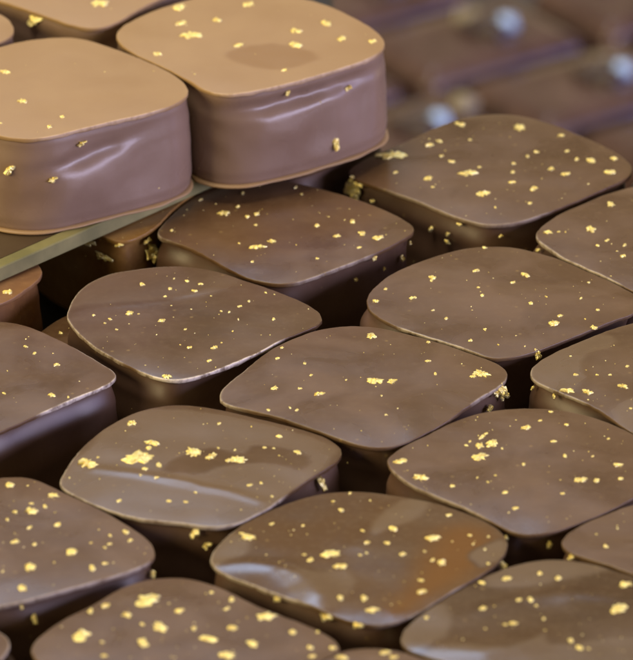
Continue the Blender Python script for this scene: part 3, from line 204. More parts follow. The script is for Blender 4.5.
'V': {'c':(-4.07,54.83),'o':[(-13.5,1.0),(-13.26,-0.05),(-12.83,-1.04),(-12.24,-1.94),(-11.56,-2.8),(-10.85,-3.62),(-10.13,-4.43),(-9.38,-5.22),(-8.63,-6.01),(-7.88,-6.79),(-7.11,-7.56),(-6.34,-8.33),(-5.56,-9.08),(-4.75,-9.82),(-3.93,-10.53),(-3.08,-11.21),(-2.22,-11.87),(-1.35,-12.51),(-0.43,-13.1),(0.54,-13.56),(1.58,-13.74),(2.62,-13.53),(3.57,-13.03),(4.45,-12.39),(5.25,-11.67),(5.98,-10.86),(6.68,-10.03),(7.39,-9.21),(8.14,-8.42),(8.88,-7.63),(9.61,-6.82),(10.32,-6.0),(10.99,-5.15),(11.5,-4.2),(11.76,-3.16),(11.8,-2.09),(11.68,-1.01),(11.49,0.06),(11.28,1.13),(11.03,2.19),(10.75,3.24),(10.4,4.27),(10.0,5.27),(9.53,6.26),(9.02,7.21),(8.47,8.16),(7.9,9.08),(7.28,9.97),(6.61,10.83),(5.88,11.62),(5.03,12.29),(4.06,12.76),(3.02,13.02),(1.94,13.1),(0.86,13.04),(-0.21,12.86),(-1.24,12.53),(-2.23,12.07),(-3.17,11.53),(-4.06,10.9),(-4.89,10.21),(-5.69,9.47),(-6.46,8.71),(-7.24,7.95),(-8.02,7.2),(-8.84,6.47),(-9.67,5.78),(-10.52,5.1),(-11.38,4.43),(-12.21,3.73),(-12.96,2.96),(-13.45,2.04)],'zt':11,'h':11.0,'kind':'dark','fl':[],'sf':[],'patch':[],'ridge':[]},
'X': {'c':(49.14,41.54),'o':[(-13.93,-0.23),(-13.67,-1.33),(-13.21,-2.37),(-12.35,-3.26),(-11.16,-3.95),(-10.13,-4.58),(-9.23,-5.22),(-8.42,-5.87),(-7.67,-6.53),(-6.95,-7.2),(-6.23,-7.87),(-5.52,-8.55),(-4.8,-9.21),(-4.07,-9.88),(-3.35,-10.54),(-2.59,-11.15),(-1.75,-11.61),(-0.84,-12.0),(0.13,-12.36),(1.14,-12.69),(2.16,-12.53),(3.12,-11.96),(4.04,-11.29),(4.93,-10.6),(5.81,-9.88),(6.68,-9.15),(7.55,-8.41),(8.41,-7.68),(9.28,-6.95),(10.16,-6.23),(11.03,-5.5),(11.87,-4.74),(12.67,-3.94),(13.38,-3.06),(13.9,-2.07),(14.11,-0.98),(13.98,0.12),(13.61,1.19),(13.07,2.18),(12.43,3.12),(11.74,4.02),(11.03,4.9),(10.31,5.78),(9.58,6.65),(8.84,7.51),(8.08,8.35),(7.31,9.18),(6.51,9.99),(5.68,10.77),(4.84,11.53),(3.99,12.28),(3.09,12.96),(2.09,13.47),(1.0,13.66),(-0.1,13.5),(-1.15,13.1),(-2.16,12.57),(-3.13,11.98),(-4.08,11.36),(-5.01,10.71),(-5.9,10.02),(-6.78,9.3),(-7.65,8.57),(-8.5,7.82),(-9.35,7.06),(-10.19,6.3),(-11.02,5.53),(-11.83,4.73),(-12.59,3.9),(-13.27,2.99),(-13.76,1.98),(-13.97,0.89)],'zt':11,'h':11.0,'kind':'dark','fl':[],'sf':[],'patch':[],'ridge':[]},
'U': {'c':(-40.34,14.51),'o':[(10.89,0.65),(10.75,1.54),(10.45,2.39),(10.04,3.2),(9.57,3.99),(9.07,4.75),(8.54,5.49),(7.97,6.21),(7.38,6.9),(6.77,7.57),(6.14,8.23),(5.48,8.87),(4.79,9.46),(4.04,9.97),(3.22,10.33),(2.33,10.44),(1.44,10.32),(0.56,10.09),(-0.31,9.81),(-1.16,9.48),(-2.0,9.13),(-2.83,8.74),(-3.64,8.32),(-4.44,7.88),(-5.22,7.41),(-5.98,6.91),(-6.73,6.39),(-7.47,5.85),(-8.19,5.29),(-8.89,4.71),(-9.56,4.1),(-10.19,3.44),(-10.78,2.74),(-11.29,1.99),(-11.7,1.18),(-11.93,0.31),(-11.9,-0.57),(-11.58,-1.41),(-11.09,-2.17),(-10.52,-2.88),(-9.91,-3.56),(-9.27,-4.21),(-8.6,-4.83),(-7.92,-5.44),(-7.22,-6.02),(-6.51,-6.59),(-5.79,-7.15),(-5.05,-7.69),(-4.31,-8.22),(-3.55,-8.72),(-2.77,-9.19),(-1.97,-9.62),(-1.13,-9.97),(-0.25,-10.21),(0.65,-10.31),(1.56,-10.26),(2.45,-10.09),(3.32,-9.82),(4.16,-9.47),(4.97,-9.06),(5.76,-8.59),(6.5,-8.07),(7.19,-7.48),(7.79,-6.8),(8.3,-6.04),(8.75,-5.25),(9.2,-4.46),(9.63,-3.65),(10.03,-2.84),(10.4,-2.0),(10.71,-1.15),(10.88,-0.26)],'zt':11,'h':11.0,'kind':'milklow','fl':[(7.44,-4.97,1.21,1.63)],'sf':[],'patch':[],'ridge':[]},
'R': {'c':(-26.01,8.47),'o':[(-4.35,-3.5),(-4.17,-3.92),(-3.93,-4.32),(-3.64,-4.69),(-3.31,-5.02),(-2.95,-5.31),(-2.56,-5.57),(-2.15,-5.78),(-1.71,-5.93),(-1.25,-6.02),(-0.78,-6.06),(-0.32,-6.05),(0.14,-6.0),(0.6,-5.89),(1.03,-5.72),(1.44,-5.49),(1.81,-5.22),(2.17,-4.91),(2.49,-4.58),(2.8,-4.22),(3.08,-3.85),(3.33,-3.45),(3.55,-3.04),(3.73,-2.61),(3.88,-2.17),(4.0,-1.72),(4.09,-1.26),(4.15,-0.8),(4.18,-0.33),(4.19,0.14),(4.17,0.6),(4.12,1.07),(4.04,1.53),(3.95,1.99),(3.84,2.44),(3.72,2.89),(3.58,3.34),(3.43,3.78),(3.25,4.21),(3.06,4.64),(2.84,5.05),(2.59,5.45),(2.32,5.82),(2.0,6.16),(1.64,6.45),(1.21,6.63),(0.76,6.67),(0.31,6.58),(-0.12,6.41),(-0.52,6.17),(-0.88,5.87),(-1.2,5.53),(-1.49,5.17),(-1.75,4.78),(-2.01,4.39),(-2.25,3.99),(-2.49,3.59),(-2.73,3.19),(-2.97,2.78),(-3.19,2.37),(-3.39,1.95),(-3.56,1.51),(-3.7,1.07),(-3.83,0.62),(-3.96,0.17),(-4.08,-0.28),(-4.19,-0.73),(-4.29,-1.19),(-4.38,-1.65),(-4.44,-2.11),(-4.47,-2.58),(-4.45,-3.04)],'zt':6.0,'h':6.0,'kind':'shard','fl':[(2.51,3.49,0.41,0.55),(3.35,0.81,1.86,2.07),(-1.32,1.48,0.57,0.77),(0.03,-0.24,1.05,1.42),(1.45,-1.96,0.48,0.65)],'sf':[],'patch':[],'ridge':[]},
'M1': {'c':(-28.9,34.66),'o':[(-8.57,9.03),(-9.42,8.19),(-10.24,7.32),(-11.05,6.44),(-11.78,5.5),(-12.42,4.49),(-13.0,3.45),(-13.5,2.36),(-13.92,1.24),(-14.2,0.09),(-14.32,-1.09),(-14.25,-2.28),(-13.99,-3.44),(-13.51,-4.52),(-12.85,-5.51),(-12.12,-6.46),(-11.35,-7.37),(-10.56,-8.27),(-9.75,-9.15),(-8.92,-10.0),(-8.04,-10.82),(-7.12,-11.58),(-6.15,-12.28),(-5.14,-12.91),(-4.08,-13.45),(-2.95,-13.81),(-1.78,-13.9),(-0.6,-13.74),(0.52,-13.36),(1.58,-12.81),(2.6,-12.19),(3.62,-11.56),(4.64,-10.94),(5.66,-10.32),(6.68,-9.71),(7.72,-9.1),(8.75,-8.5),(9.77,-7.88),(10.75,-7.2),(11.69,-6.46),(12.57,-5.66),(13.36,-4.77),(14.03,-3.78),(14.55,-2.71),(14.85,-1.57),(14.89,-0.39),(14.67,0.78),(14.29,1.9),(13.75,2.97),(13.06,3.97),(12.31,4.9),(11.55,5.81),(10.77,6.69),(9.98,7.57),(9.17,8.44),(8.31,9.26),(7.44,10.09),(6.58,10.91),(5.71,11.73),(4.81,12.53),(3.88,13.27),(2.87,13.88),(1.74,14.21),(0.56,14.25),(-0.61,14.06),(-1.76,13.73),(-2.87,13.31),(-3.94,12.77),(-4.94,12.12),(-5.89,11.4),(-6.82,10.65),(-7.71,9.86)],'zt':24.2,'h':11.4,'kind':'milk','fl':[(-5.1,3.79,1.16,1.57),(-2.93,-4.32,1.07,1.44),(1.52,-8.58,0.65,0.88),(0.18,-11.05,0.73,0.99),(-5.08,-10.03,0.41,0.55)],'sf':[(31,9.57,0.9,0.65),(28,6.13,0.82,0.73),(24,7.39,0.9,1.38)],'patch':[],'ridge':[]},
'M2': {'c':(-7.47,47.95),'o':[(-14.65,0.99),(-14.38,-0.19),(-13.95,-1.33),(-13.4,-2.42),(-12.77,-3.46),(-12.08,-4.47),(-11.31,-5.43),(-10.5,-6.34),(-9.69,-7.25),(-8.91,-8.18),(-8.15,-9.13),(-7.41,-10.1),(-6.65,-11.06),(-5.95,-12.06),(-5.29,-13.08),(-4.47,-13.96),(-3.46,-14.6),(-2.31,-14.88),(-1.11,-14.76),(0.05,-14.4),(1.18,-13.94),(2.27,-13.4),(3.34,-12.81),(4.39,-12.18),(5.41,-11.52),(6.42,-10.84),(7.42,-10.13),(8.4,-9.41),(9.36,-8.65),(10.3,-7.87),(11.22,-7.07),(12.11,-6.23),(12.93,-5.33),(13.66,-4.36),(14.28,-3.31),(14.74,-2.19),(14.96,-1.0),(14.94,0.21),(14.69,1.4),(14.26,2.53),(13.7,3.61),(13.06,4.66),(12.37,5.66),(11.63,6.63),(10.86,7.58),(10.08,8.52),(9.28,9.44),(8.44,10.33),(7.54,11.14),(6.54,11.83),(5.45,12.37),(4.3,12.77),(3.11,13.04),(1.91,13.23),(0.7,13.41),(-0.51,13.53),(-1.73,13.53),(-2.94,13.41),(-4.13,13.16),(-5.29,12.77),(-6.37,12.22),(-7.39,11.55),(-8.36,10.82),(-9.31,10.04),(-10.22,9.24),(-11.09,8.38),(-11.9,7.46),(-12.67,6.52),(-13.4,5.54),(-14.04,4.51),(-14.5,3.39),(-14.7,2.2)],'zt':24.2,'h':11.4,'kind':'milk','fl':[(-7.91,9.64,2.12,2.37),(-7.61,4.55,1.43,1.93),(-6.33,1.05,2.35,3.17),(-3.62,5.43,1.1,1.48),(-10.04,-4.15,1.08,1.46),(8.55,4.55,1.43,1.93),(5.19,2.14,1.34,1.82),(5.07,-1.77,1.59,2.15),(10.31,0.18,1.26,1.7),(13.66,-0.15,1.01,1.36),(-1.12,-1.99,1.09,1.47),(-0.18,10.08,1.53,2.06),(3.93,-8.76,0.75,1.01)],'sf':[(30,8.34,0.83,0.75),(23,10.05,0.58,0.5),(28,2.68,1.0,1.75)],'patch':[(-0.75,[(-2.83,-5.23),(0.05,-1.77),(3.82,-1.45),(8.0,-4.69),(6.34,-7.37),(2.6,-8.97)])],'ridge':[]},
'M3': {'c':(-26.27,67.25),'o':[(-14.51,-0.69),(-14.54,-1.86),(-14.1,-2.95),(-13.43,-3.95),(-12.66,-4.89),(-11.8,-5.75),(-10.89,-6.56),(-9.96,-7.34),(-9.01,-8.1),(-8.06,-8.87),(-7.12,-9.64),(-6.18,-10.41),(-5.24,-11.19),(-4.3,-11.96),(-3.35,-12.72),(-2.39,-13.48),(-1.41,-14.19),(-0.36,-14.8),(0.76,-15.22),(1.92,-15.24),(2.99,-14.76),(3.9,-13.96),(4.66,-13.02),(5.33,-12.0),(5.99,-10.98),(6.68,-9.98),(7.4,-9.0),(8.14,-8.03),(8.9,-7.08),(9.72,-6.18),(10.61,-5.35),(11.56,-4.59),(12.52,-3.85),(13.41,-3.03),(14.15,-2.08),(14.63,-0.99),(14.74,0.19),(14.53,1.38),(14.11,2.52),(13.55,3.6),(12.89,4.61),(12.14,5.57),(11.33,6.48),(10.48,7.35),(9.61,8.2),(8.71,9.02),(7.79,9.81),(6.84,10.58),(5.88,11.32),(4.9,12.04),(3.9,12.74),(2.88,13.41),(1.82,14.0),(0.69,14.4),(-0.51,14.54),(-1.72,14.53),(-2.89,14.3),(-3.98,13.79),(-4.97,13.08),(-5.9,12.3),(-6.79,11.47),(-7.66,10.62),(-8.5,9.74),(-9.32,8.84),(-10.1,7.91),(-10.84,6.94),(-11.53,5.94),(-12.15,4.89),(-12.73,3.82),(-13.26,2.73),(-13.75,1.61),(-14.18,0.47)],'zt':24.2,'h':11.4,'kind':'milk','fl':[(1.97,-8.99,1.95,2.57)],'sf':[(12,10.15,1.78,1.52)],'patch':[],'ridge':[]},
'M4': {'c':(-48.23,49.87),'o':[(14.63,0.84),(14.54,2.03),(14.27,3.19),(13.86,4.32),(13.25,5.34),(12.47,6.24),(11.62,7.1),(10.76,7.93),(9.88,8.75),(8.98,9.55),(8.06,10.33),(7.12,11.08),(6.16,11.81),(5.18,12.5),(4.15,13.12),(3.08,13.66),(1.96,14.1),(0.8,14.33),(-0.39,14.26),(-1.53,13.93),(-2.62,13.43),(-3.65,12.82),(-4.64,12.13),(-5.58,11.38),(-6.49,10.59),(-7.36,9.76),(-8.21,8.91),(-9.04,8.04),(-9.85,7.15),(-10.65,6.25),(-11.42,5.33),(-12.17,4.39),(-12.89,3.42),(-13.57,2.43),(-14.17,1.39),(-14.63,0.29),(-14.83,-0.87),(-14.66,-2.03),(-14.19,-3.13),(-13.56,-4.15),(-12.84,-5.11),(-12.05,-6.02),(-11.24,-6.91),(-10.4,-7.77),(-9.54,-8.6),(-8.66,-9.42),(-7.76,-10.22),(-6.84,-11.01),(-5.91,-11.76),(-4.95,-12.48),(-3.95,-13.16),(-2.92,-13.78),(-1.84,-14.3),(-0.7,-14.65),(0.47,-14.71),(1.59,-14.38),(2.61,-13.75),(3.55,-13.01),(4.44,-12.2),(5.3,-11.36),(6.15,-10.5),(6.99,-9.64),(7.83,-8.78),(8.66,-7.91),(9.49,-7.04),(10.31,-6.16),(11.1,-5.25),(11.89,-4.34),(12.66,-3.42),(13.39,-2.47),(14.02,-1.45),(14.45,-0.34)],'zt':24.2,'h':11.4,'kind':'milk','fl':[],'sf':[],'patch':[],'ridge':[]},
}

# ---------------------------------------------------------------- mesh helpers (millimetres in, metres out)
def link_mesh(name, verts, faces, material, parent=None, loc=(0, 0, 0), smooth=True, attrs=None):
    me = bpy.data.meshes.new(name)
    me.from_pydata([(x * MM, y * MM, z * MM) for x, y, z in verts], [], faces)
    me.materials.append(material)
    if smooth: me.polygons.foreach_set('use_smooth', [True] * len(me.polygons))
    for an, vals in (attrs or {}).items():
        a = me.attributes.new(an, 'FLOAT', 'POINT'); a.data.foreach_set('value', vals)
    me.update()
    o = bpy.data.objects.new(name, me); COL.objects.link(o)
    o.location = [c * MM for c in loc]
    if parent: o.parent = parent
    return o
def thing(name, label, cat, loc, group=None):
    o = bpy.data.objects.new(name, None); COL.objects.link(o)
    o.empty_display_size = 0.01
    o.location = [c * MM for c in loc]; o['label'] = label; o['category'] = cat
    if group: o['group'] = group
    return o
def closed_spline(pts, sub):
    out = []; n = len(pts)
    for i in range(n):
        p0, p1, p2, p3 = pts[i - 1], pts[i], pts[(i + 1) % n], pts[(i + 2) % n]
        for k in range(sub):
            t = k / sub
            out.append(tuple(0.5 * ((2 * p1[a]) + (-p0[a] + p2[a]) * t + (2 * p0[a] - 5 * p1[a] + 4 * p2[a] - p3[a]) * t * t
                       + (-p0[a] + 3 * p1[a] - 3 * p2[a] + p3[a]) * t ** 3) for a in (0, 1)))
    return out
def normals(pts):
    n = len(pts); res = []
    for i in range(n):
        a, b = pts[i - 1], pts[(i + 1) % n]
        dx, dy = b[0] - a[0], b[1] - a[1]; l = math.hypot(dx, dy) or 1
        res.append((dy / l, -dx / l))
    return res
def offset(pts, nr, ds):
    return [(p[0] + q[0] * d, p[1] + q[1] * d) for p, q, d in zip(pts, nr, ds)]
def inside(p, poly):
    c = False
    for i in range(len(poly)):
        a, b = poly[i - 1], poly[i]
        if (a[1] > p[1]) != (b[1] > p[1]) and p[0] < (b[0] - a[0]) * (p[1] - a[1]) / (b[1] - a[1]) + a[0]: c = not c
    return c
def seg_dist(p, a, b):
    ex, ey = b[0] - a[0], b[1] - a[1]
    t = max(0, min(1, ((p[0] - a[0]) * ex + (p[1] - a[1]) * ey) / max(1e-9, ex * ex + ey * ey)))
    return math.hypot(p[0] - a[0] - t * ex, p[1] - a[1] - t * ey), t
def sstep(x): x = max(0, min(1, x)); return x * x * (3 - 2 * x)

def patch_value(p, patches):
    v = 0.0
    for amt, poly in patches:
        xs = [q[0] for q in poly]; ys = [q[1] for q in poly]
        if not (min(xs) - 1 < p[0] < max(xs) + 1 and min(ys) - 1 < p[1] < max(ys) + 1): continue
        d = min(seg_dist(p, poly[i - 1], poly[i])[0] for i in range(len(poly)))
        if not inside(p, poly): d = -d
        f = sstep((d + 0.2) / 0.9) if amt > -0.9 else sstep((d + 1.2) / 4.5)
        v = v * (1 - f) + amt * f
    return v

def top_height(p, key, d, amp):
    x, y = p; s = hash_seed(key)
    z = amp * 0.16 * noise.noise(Vector((x / 11.0 + s, y / 11.0, s))) + amp * 0.03 * noise.noise(Vector((x / 3.5, y / 3.5 + s, 2.0)))
    z -= 0.26 * (math.hypot(x, y) / 14.0) ** 4
    for a, w, pl in d['ridge']:
        best = 9e9; tt = 0; m = len(pl) - 1
        for i in range(m):
            dd, t = seg_dist(p, pl[i], pl[i + 1])
            if dd < best: best = dd; tt = (i + t) / m
        if best < 3 * w: z += a * math.exp(-(best / w) ** 2) * (0.35 + 0.65 * math.sin(math.pi * min(1, max(0, 0.1 + 0.8 * tt))))
    for amt, poly in d['patch']:
        if amt > 0.3:
            z += 0.018 * patch_value(p, [(1, poly)])
    return z
def hash_seed(key): return sum(ord(c) * (i + 3) for i, c in enumerate(key)) * 0.37

SUB = 2
def make_top(key, d, material, parent, rings, wear, amp):
    base = closed_spline(d['o'], SUB); n = len(base); s = hash_seed(key)
    nick = [0.07 * noise.noise(Vector((p[0] * 0.9 + s, p[1] * 0.9, 1.0))) + 0.035 * noise.noise(Vector((p[0] * 3.1, p[1] * 3.1 + s, 4.0))) for p in base]
    nr = normals(base); base = offset(base, nr, nick); H = d['h']
    V = []; F = []; PA = []; WE = []
    V.append((0, 0, H + top_height((0, 0), key, d, amp))); PA.append(0.0); WE.append(0.0)
    inner = offset(base, nr, [-0.07] * n)
    ringsets = []
    for f in [r / rings for r in range(1, rings)] + [0.985, 0.996, 1.0]:
        row = []
        for p in inner:
            q = (p[0] * f, p[1] * f)
            row.append(len(V)); V.append((q[0], q[1], H + top_height(q, key, d, amp)))
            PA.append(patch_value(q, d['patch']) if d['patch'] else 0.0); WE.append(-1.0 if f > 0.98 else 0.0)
        ringsets.append(row)
    wv = []
    for i, p in enumerate(base):
        ang = math.degrees(math.atan2(p[1], p[0])) % 360; w = wear[0]
        for a, half, st in wear[1]:
            dd = abs((ang - a + 180) % 360 - 180)
            w = max(w, st * sstep((half - dd) / 12))
        wv.append(w)
    for rr, sc_ in ((-1, 0.9), (-2, 0.25)):
        for i, k in enumerate(ringsets[rr]): WE[k] = wv[i] * sc_
    for k in ringsets[-3]: WE[k] = 0.0
    zedge = [V[k][2] for k in ringsets[-1]]
    for (o_, dz, wf) in ((-0.02, -0.03, 1.0), (0.0, -0.09, 1.0), (0.0, -0.38, 0.75), (-0.10, -0.50, 0.2), (-1.6, -0.52, 0.0)):
        rp_ = offset(base, nr, [o_] * n); row = []
        for i, p in enumerate(rp_):
            row.append(len(V)); V.append((p[0], p[1], zedge[i] + dz * (1 + 0.3 * noise.noise(Vector((p[0] * .7, p[1] * .7, s)))))); PA.append(0.0); WE.append(wv[i] * wf)
        ringsets.append(row)
    for i in range(n): F.append((0, ringsets[0][i], ringsets[0][(i + 1) % n]))
    for a, b in zip(ringsets, ringsets[1:]):
        for i in range(n):
            j = (i + 1) % n; F.append((a[i], b[i], b[j], a[j]))
    V.append((0, 0, H - 0.55)); PA.append(0.0); WE.append(0.0); c = len(V) - 1
    for i in range(n): F.append((c, ringsets[-1][(i + 1) % n], ringsets[-1][i]))
    return link_mesh('top_plate', V, F, material, parent, attrs={'patch': PA, 'wear': WE})

def body_offset(z, h, prof):
    f = z / h
    for (a, va), (b, vb) in zip(prof, prof[1:]):
        if a <= f <= b:
            t = sstep((f - a) / (b - a)); return va + (vb - va) * t
    return prof[-1][1]
PROF_DARK = [(0, -0.30), (0.05, 0.04), (0.18, 0.10), (0.40, -0.02), (0.70, -0.34), (0.92, -0.66), (1, -0.74)]
PROF_MILK = [(0, -0.10), (0.05, 0.20), (0.15, 0.34), (0.42, 0.32), (0.68, 0.12), (0.88, -0.14), (0.97, -0.30), (1, -0.32)]
def body_point(base, nr, i, z, d, prof, shift, dents):
    n = len(base); h = d['h']; o = body_offset(z, h, prof)
    p = base[i]; ang = math.degrees(math.atan2(p[1], p[0])) % 360
    f = z / h
    o += 0.10 * noise.noise(Vector((p[0] * 0.22, p[1] * 0.22, z * 0.25 + h)))
    for a, half, zc, zw, dep, slope in dents:
        dd = (ang - a + 180) % 360 - 180
        if abs(dd) < half:
            zz = zc + slope * dd
            o -= dep * math.exp(-((z - zz) / zw) ** 2) * sstep((half - abs(dd)) / (half * 0.9)) * (1 + 0.35 * noise.noise(Vector((dd * 0.12, z * 0.4, a))))
    sh = sstep((0.96 - f) / 0.25)
    return (p[0] + nr[i][0] * o + shift[0] * sh, p[1] + nr[i][1] * o + shift[1] * sh)
def make_body(key, d, material, parent, prof, shift=(0, 0), dents=(), levels=52):
    base = closed_spline(d['o'], SUB); n = len(base); nr = normals(base); H = d['h'] - 0.50
    V = []; F = []; rows = []
    for k in range(levels + 1):
        t = k / levels; t = 0.5 - 0.5 * math.cos(math.pi * t); z = H * t; row = []
        for i in range(n):
            q = body_point(base, nr, i, z, d, prof, shift, dents); row.append(len(V)); V.append((q[0], q[1], z))
        rows.append(row)
    for a, b in zip(rows, rows[1:]):
        for i in range(n):
            j = (i + 1) % n; F.append((a[i], a[j], b[j], b[i]))
    F.append(tuple(reversed(rows[0]))); F.append(tuple(rows[-1]))
    return link_mesh('shell', V, F, material, parent)

def flake_geo(V, F, org, t1, t2, nn, w, h, rng, npt=11, lift=1.0):
    """a small crumpled leaf fragment: ragged outline, raised uneven middle"""
    ph = rng.random() * 6.28; e = 0.18 + 0.2 * rng.random()
    k0 = len(V); rad = []
    for i in range(npt):
        a = 2 * math.pi * i / npt
        r = 0.5 * (0.80 + e * math.sin(2 * a + ph) * 0.7 + (rng.random() - 0.5) * 0.62)
        rad.append((r * math.cos(a) * w, r * math.sin(a) * h))
    def put(x, y, z): V.append(tuple(org[k] + t1[k] * x + t2[k] * y + nn[k] * z for k in range(3)))
    sz = min(1.0, (w + h) / 2)
    for x, y in rad: put(x, y, -0.03)
    for x, y in rad: put(x * 0.93, y * 0.93, lift * (0.02 + 0.10 * rng.random() * sz))
    for x, y in rad: k = 0.4 + 0.25 * rng.random(); put(x * k, y * k, lift * (0.02 + 0.20 * rng.random() * sz))
    put(0, 0, lift * (0.03 + 0.12 * rng.random() * sz)); c = len(V) - 1
    for r in range(2):
        for i in range(npt):
            j = (i + 1) % npt; a = k0 + r * npt; b = a + npt
            F.append((a + i, a + j, b + j, b + i))
    b = k0 + 2 * npt
    for i in range(npt): F.append((b + i, b + (i + 1) % npt, c))

def make_flakes(key, d, parent, prof, shift, dents, amp, specks):
    rng = random.Random(key); H = d['h']; front = key in 'JKMNOPQ'
    small = []
    for (x, y, w, h) in d['fl']:
        if w < 0.42: small.append((x, y, w, h)); continue
        V = []; F = []
        z = H + top_height((x, y), key, d, amp)
        flake_geo(V, F, (0, 0, 0), (1, 0, 0), (0, 1, 0), (0, 0, 1), w * (0.86 if front else 0.97), h * (0.78 if front else 0.88), rng, 21 if w > 1 else 14)
        link_mesh('gold_flake', V, F, M_GOLD, parent, loc=(x, y, z), smooth=False)
    base = closed_spline(d['o'], SUB); nr = normals(base)
    for (i, z, w, h) in d['sf']:
        i = (i * SUB) % len(base); q = body_point(base, nr, i, z, d, prof, shift, dents)
        t1 = (-nr[i][1], nr[i][0], 0.0); out = max(0.0, -body_offset(z, H, prof)) * 0.9 + 0.05
        q = (q[0] + nr[i][0] * out, q[1] + nr[i][1] * out)
        nn = (nr[i][0] * 0.88, nr[i][1] * 0.88, 0.47); t2 = (-nr[i][0] * 0.47, -nr[i][1] * 0.47, 0.88)
        V = []; F = []
        flake_geo(V, F, (0, 0, 0), t1, t2, nn, w * 1.35, h * 1.2, rng, 15, 1.7)
        link_mesh('gold_flake', V, F, M_GOLD, parent, loc=(q[0], q[1], z), smooth=False)
    V = []; F = []
    for (x, y, w, h) in small:
        flake_geo(V, F, (x, y, H + top_height((x, y), key, d, amp)), (1, 0, 0), (0, 1, 0), (0, 0, 1), w, h, rng, 8)
    for _ in range(int(specks * 1.7)):
        p = rng.choice(base); f = math.sqrt(rng.random()) * 0.96; x, y = p[0] * f, p[1] * f
        w = 0.08 + 0.20 * rng.random() ** 3
        flake_geo(V, F, (x, y, H + top_height((x, y), key, d, amp)), (1, 0, 0), (0, 1, 0), (0, 0, 1), w, w * 1.3, rng, 6)
    for _ in range(specks // 3):
        i = rng.randrange(len(base)); z = 1 + rng.random() * (H - 2.2); q = body_point(base, nr, i, z, d, prof, shift, dents)
        nn = (nr[i][0], nr[i][1], 0.0); t1 = (-nr[i][1], nr[i][0], 0.0); w = 0.12 + 0.25 * rng.random() ** 2
        flake_geo(V, F, (q[0], q[1], z), t1, (0, 0, 1), nn, w, w, rng, 6)
    if V:
        o = link_mesh('gold_specks', V, F, M_GOLD, parent, smooth=False); o['kind'] = 'stuff'

# ---------------------------------------------------------------- setting
def slab(name, poly, z0, z1, material, bev=0.0):
    pts = poly; n = len(pts)
    if sum(pts[i - 1][0] * pts[i][1] - pts[i][0] * pts[i - 1][1] for i in range(n)) < 0: pts = pts[::-1]
    V = []; F = []
    def row(off, z):
        k = len(V)
        for i in range(n):
            a, b, c = pts[i - 1], pts[i], pts[(i + 1) % n]
            d1 = (b[0] - a[0], b[1] - a[1]); d2 = (c[0] - b[0], c[1] - b[1])
            l1 = math.hypot(*d1); l2 = math.hypot(*d2)
            nx = d1[1] / l1 + d2[1] / l2; ny = -d1[0] / l1 - d2[0] / l2; l = math.hypot(nx, ny)
            cs = (nx * d1[1] / l1 - ny * d1[0] / l1) / l
            V.append((b[0] + nx / l * off / max(0.3, cs), b[1] + ny / l * off / max(0.3, cs), z))
        return k
    rows = [row(-bev, z0), row(0, z0 + bev), row(0, z1 - bev), row(-bev, z1)] if bev else [row(0, z0), row(0, z1)]
    for a, b in zip(rows, rows[1:]):
        for i in range(n):
            j = (i + 1) % n; F.append((a + i, a + j, b + j, b + i))
    F.append(tuple(reversed(range(rows[0], rows[0] + n)))); F.append(tuple(range(rows[-1], rows[-1] + n)))
    return link_mesh(name, V, F, material, smooth=False)
tb = slab('table', [(-900, -700), (900, -700), (900, 1500), (-900, 1500)], -162, -142, M_TABLE, 1); tb['kind'] = 'structure'
ct = slab('counter', [(-150, -190), (150, -190), (150, 60), (2, 60), (2, 135), (-150, 135)], -141.9, 0, M_COUNTER, 0.6); ct['kind'] = 'structure'

TE = [(-87.3, -47.6), (-9.6, 38.8)]
ex, ey = TE[1][0] - TE[0][0], TE[1][1] - TE[0][1]; el = math.hypot(ex, ey); ex /= el; ey /= el
def along(p, a, b): return (p[0] + ex * a - ey * b, p[1] + ey * a + ex * b)
tray = thing('serving_board', '', 'board', (0, 0, 11.15))
W_ = 1.7
slab('panel', [along(TE[0], 0, W_), along(TE[1], 0, W_), (-2, 45), (1, 60), (-20, 112), (-120, 112), (-128, 0)], 0, 1.55, M_BOARD, 0.1).parent = tray
slab('edge_strip', [TE[0], TE[1], along(TE[1], 0, W_ - 0.02), along(TE[0], 0, W_ - 0.02)], -0.05, 1.62, M_TRAY, 0.12).parent = tray
tray['label'] = 'thin board with olive gold edge strip, carrying the milk chocolates over the dark ones'; tray['category'] = 'board'

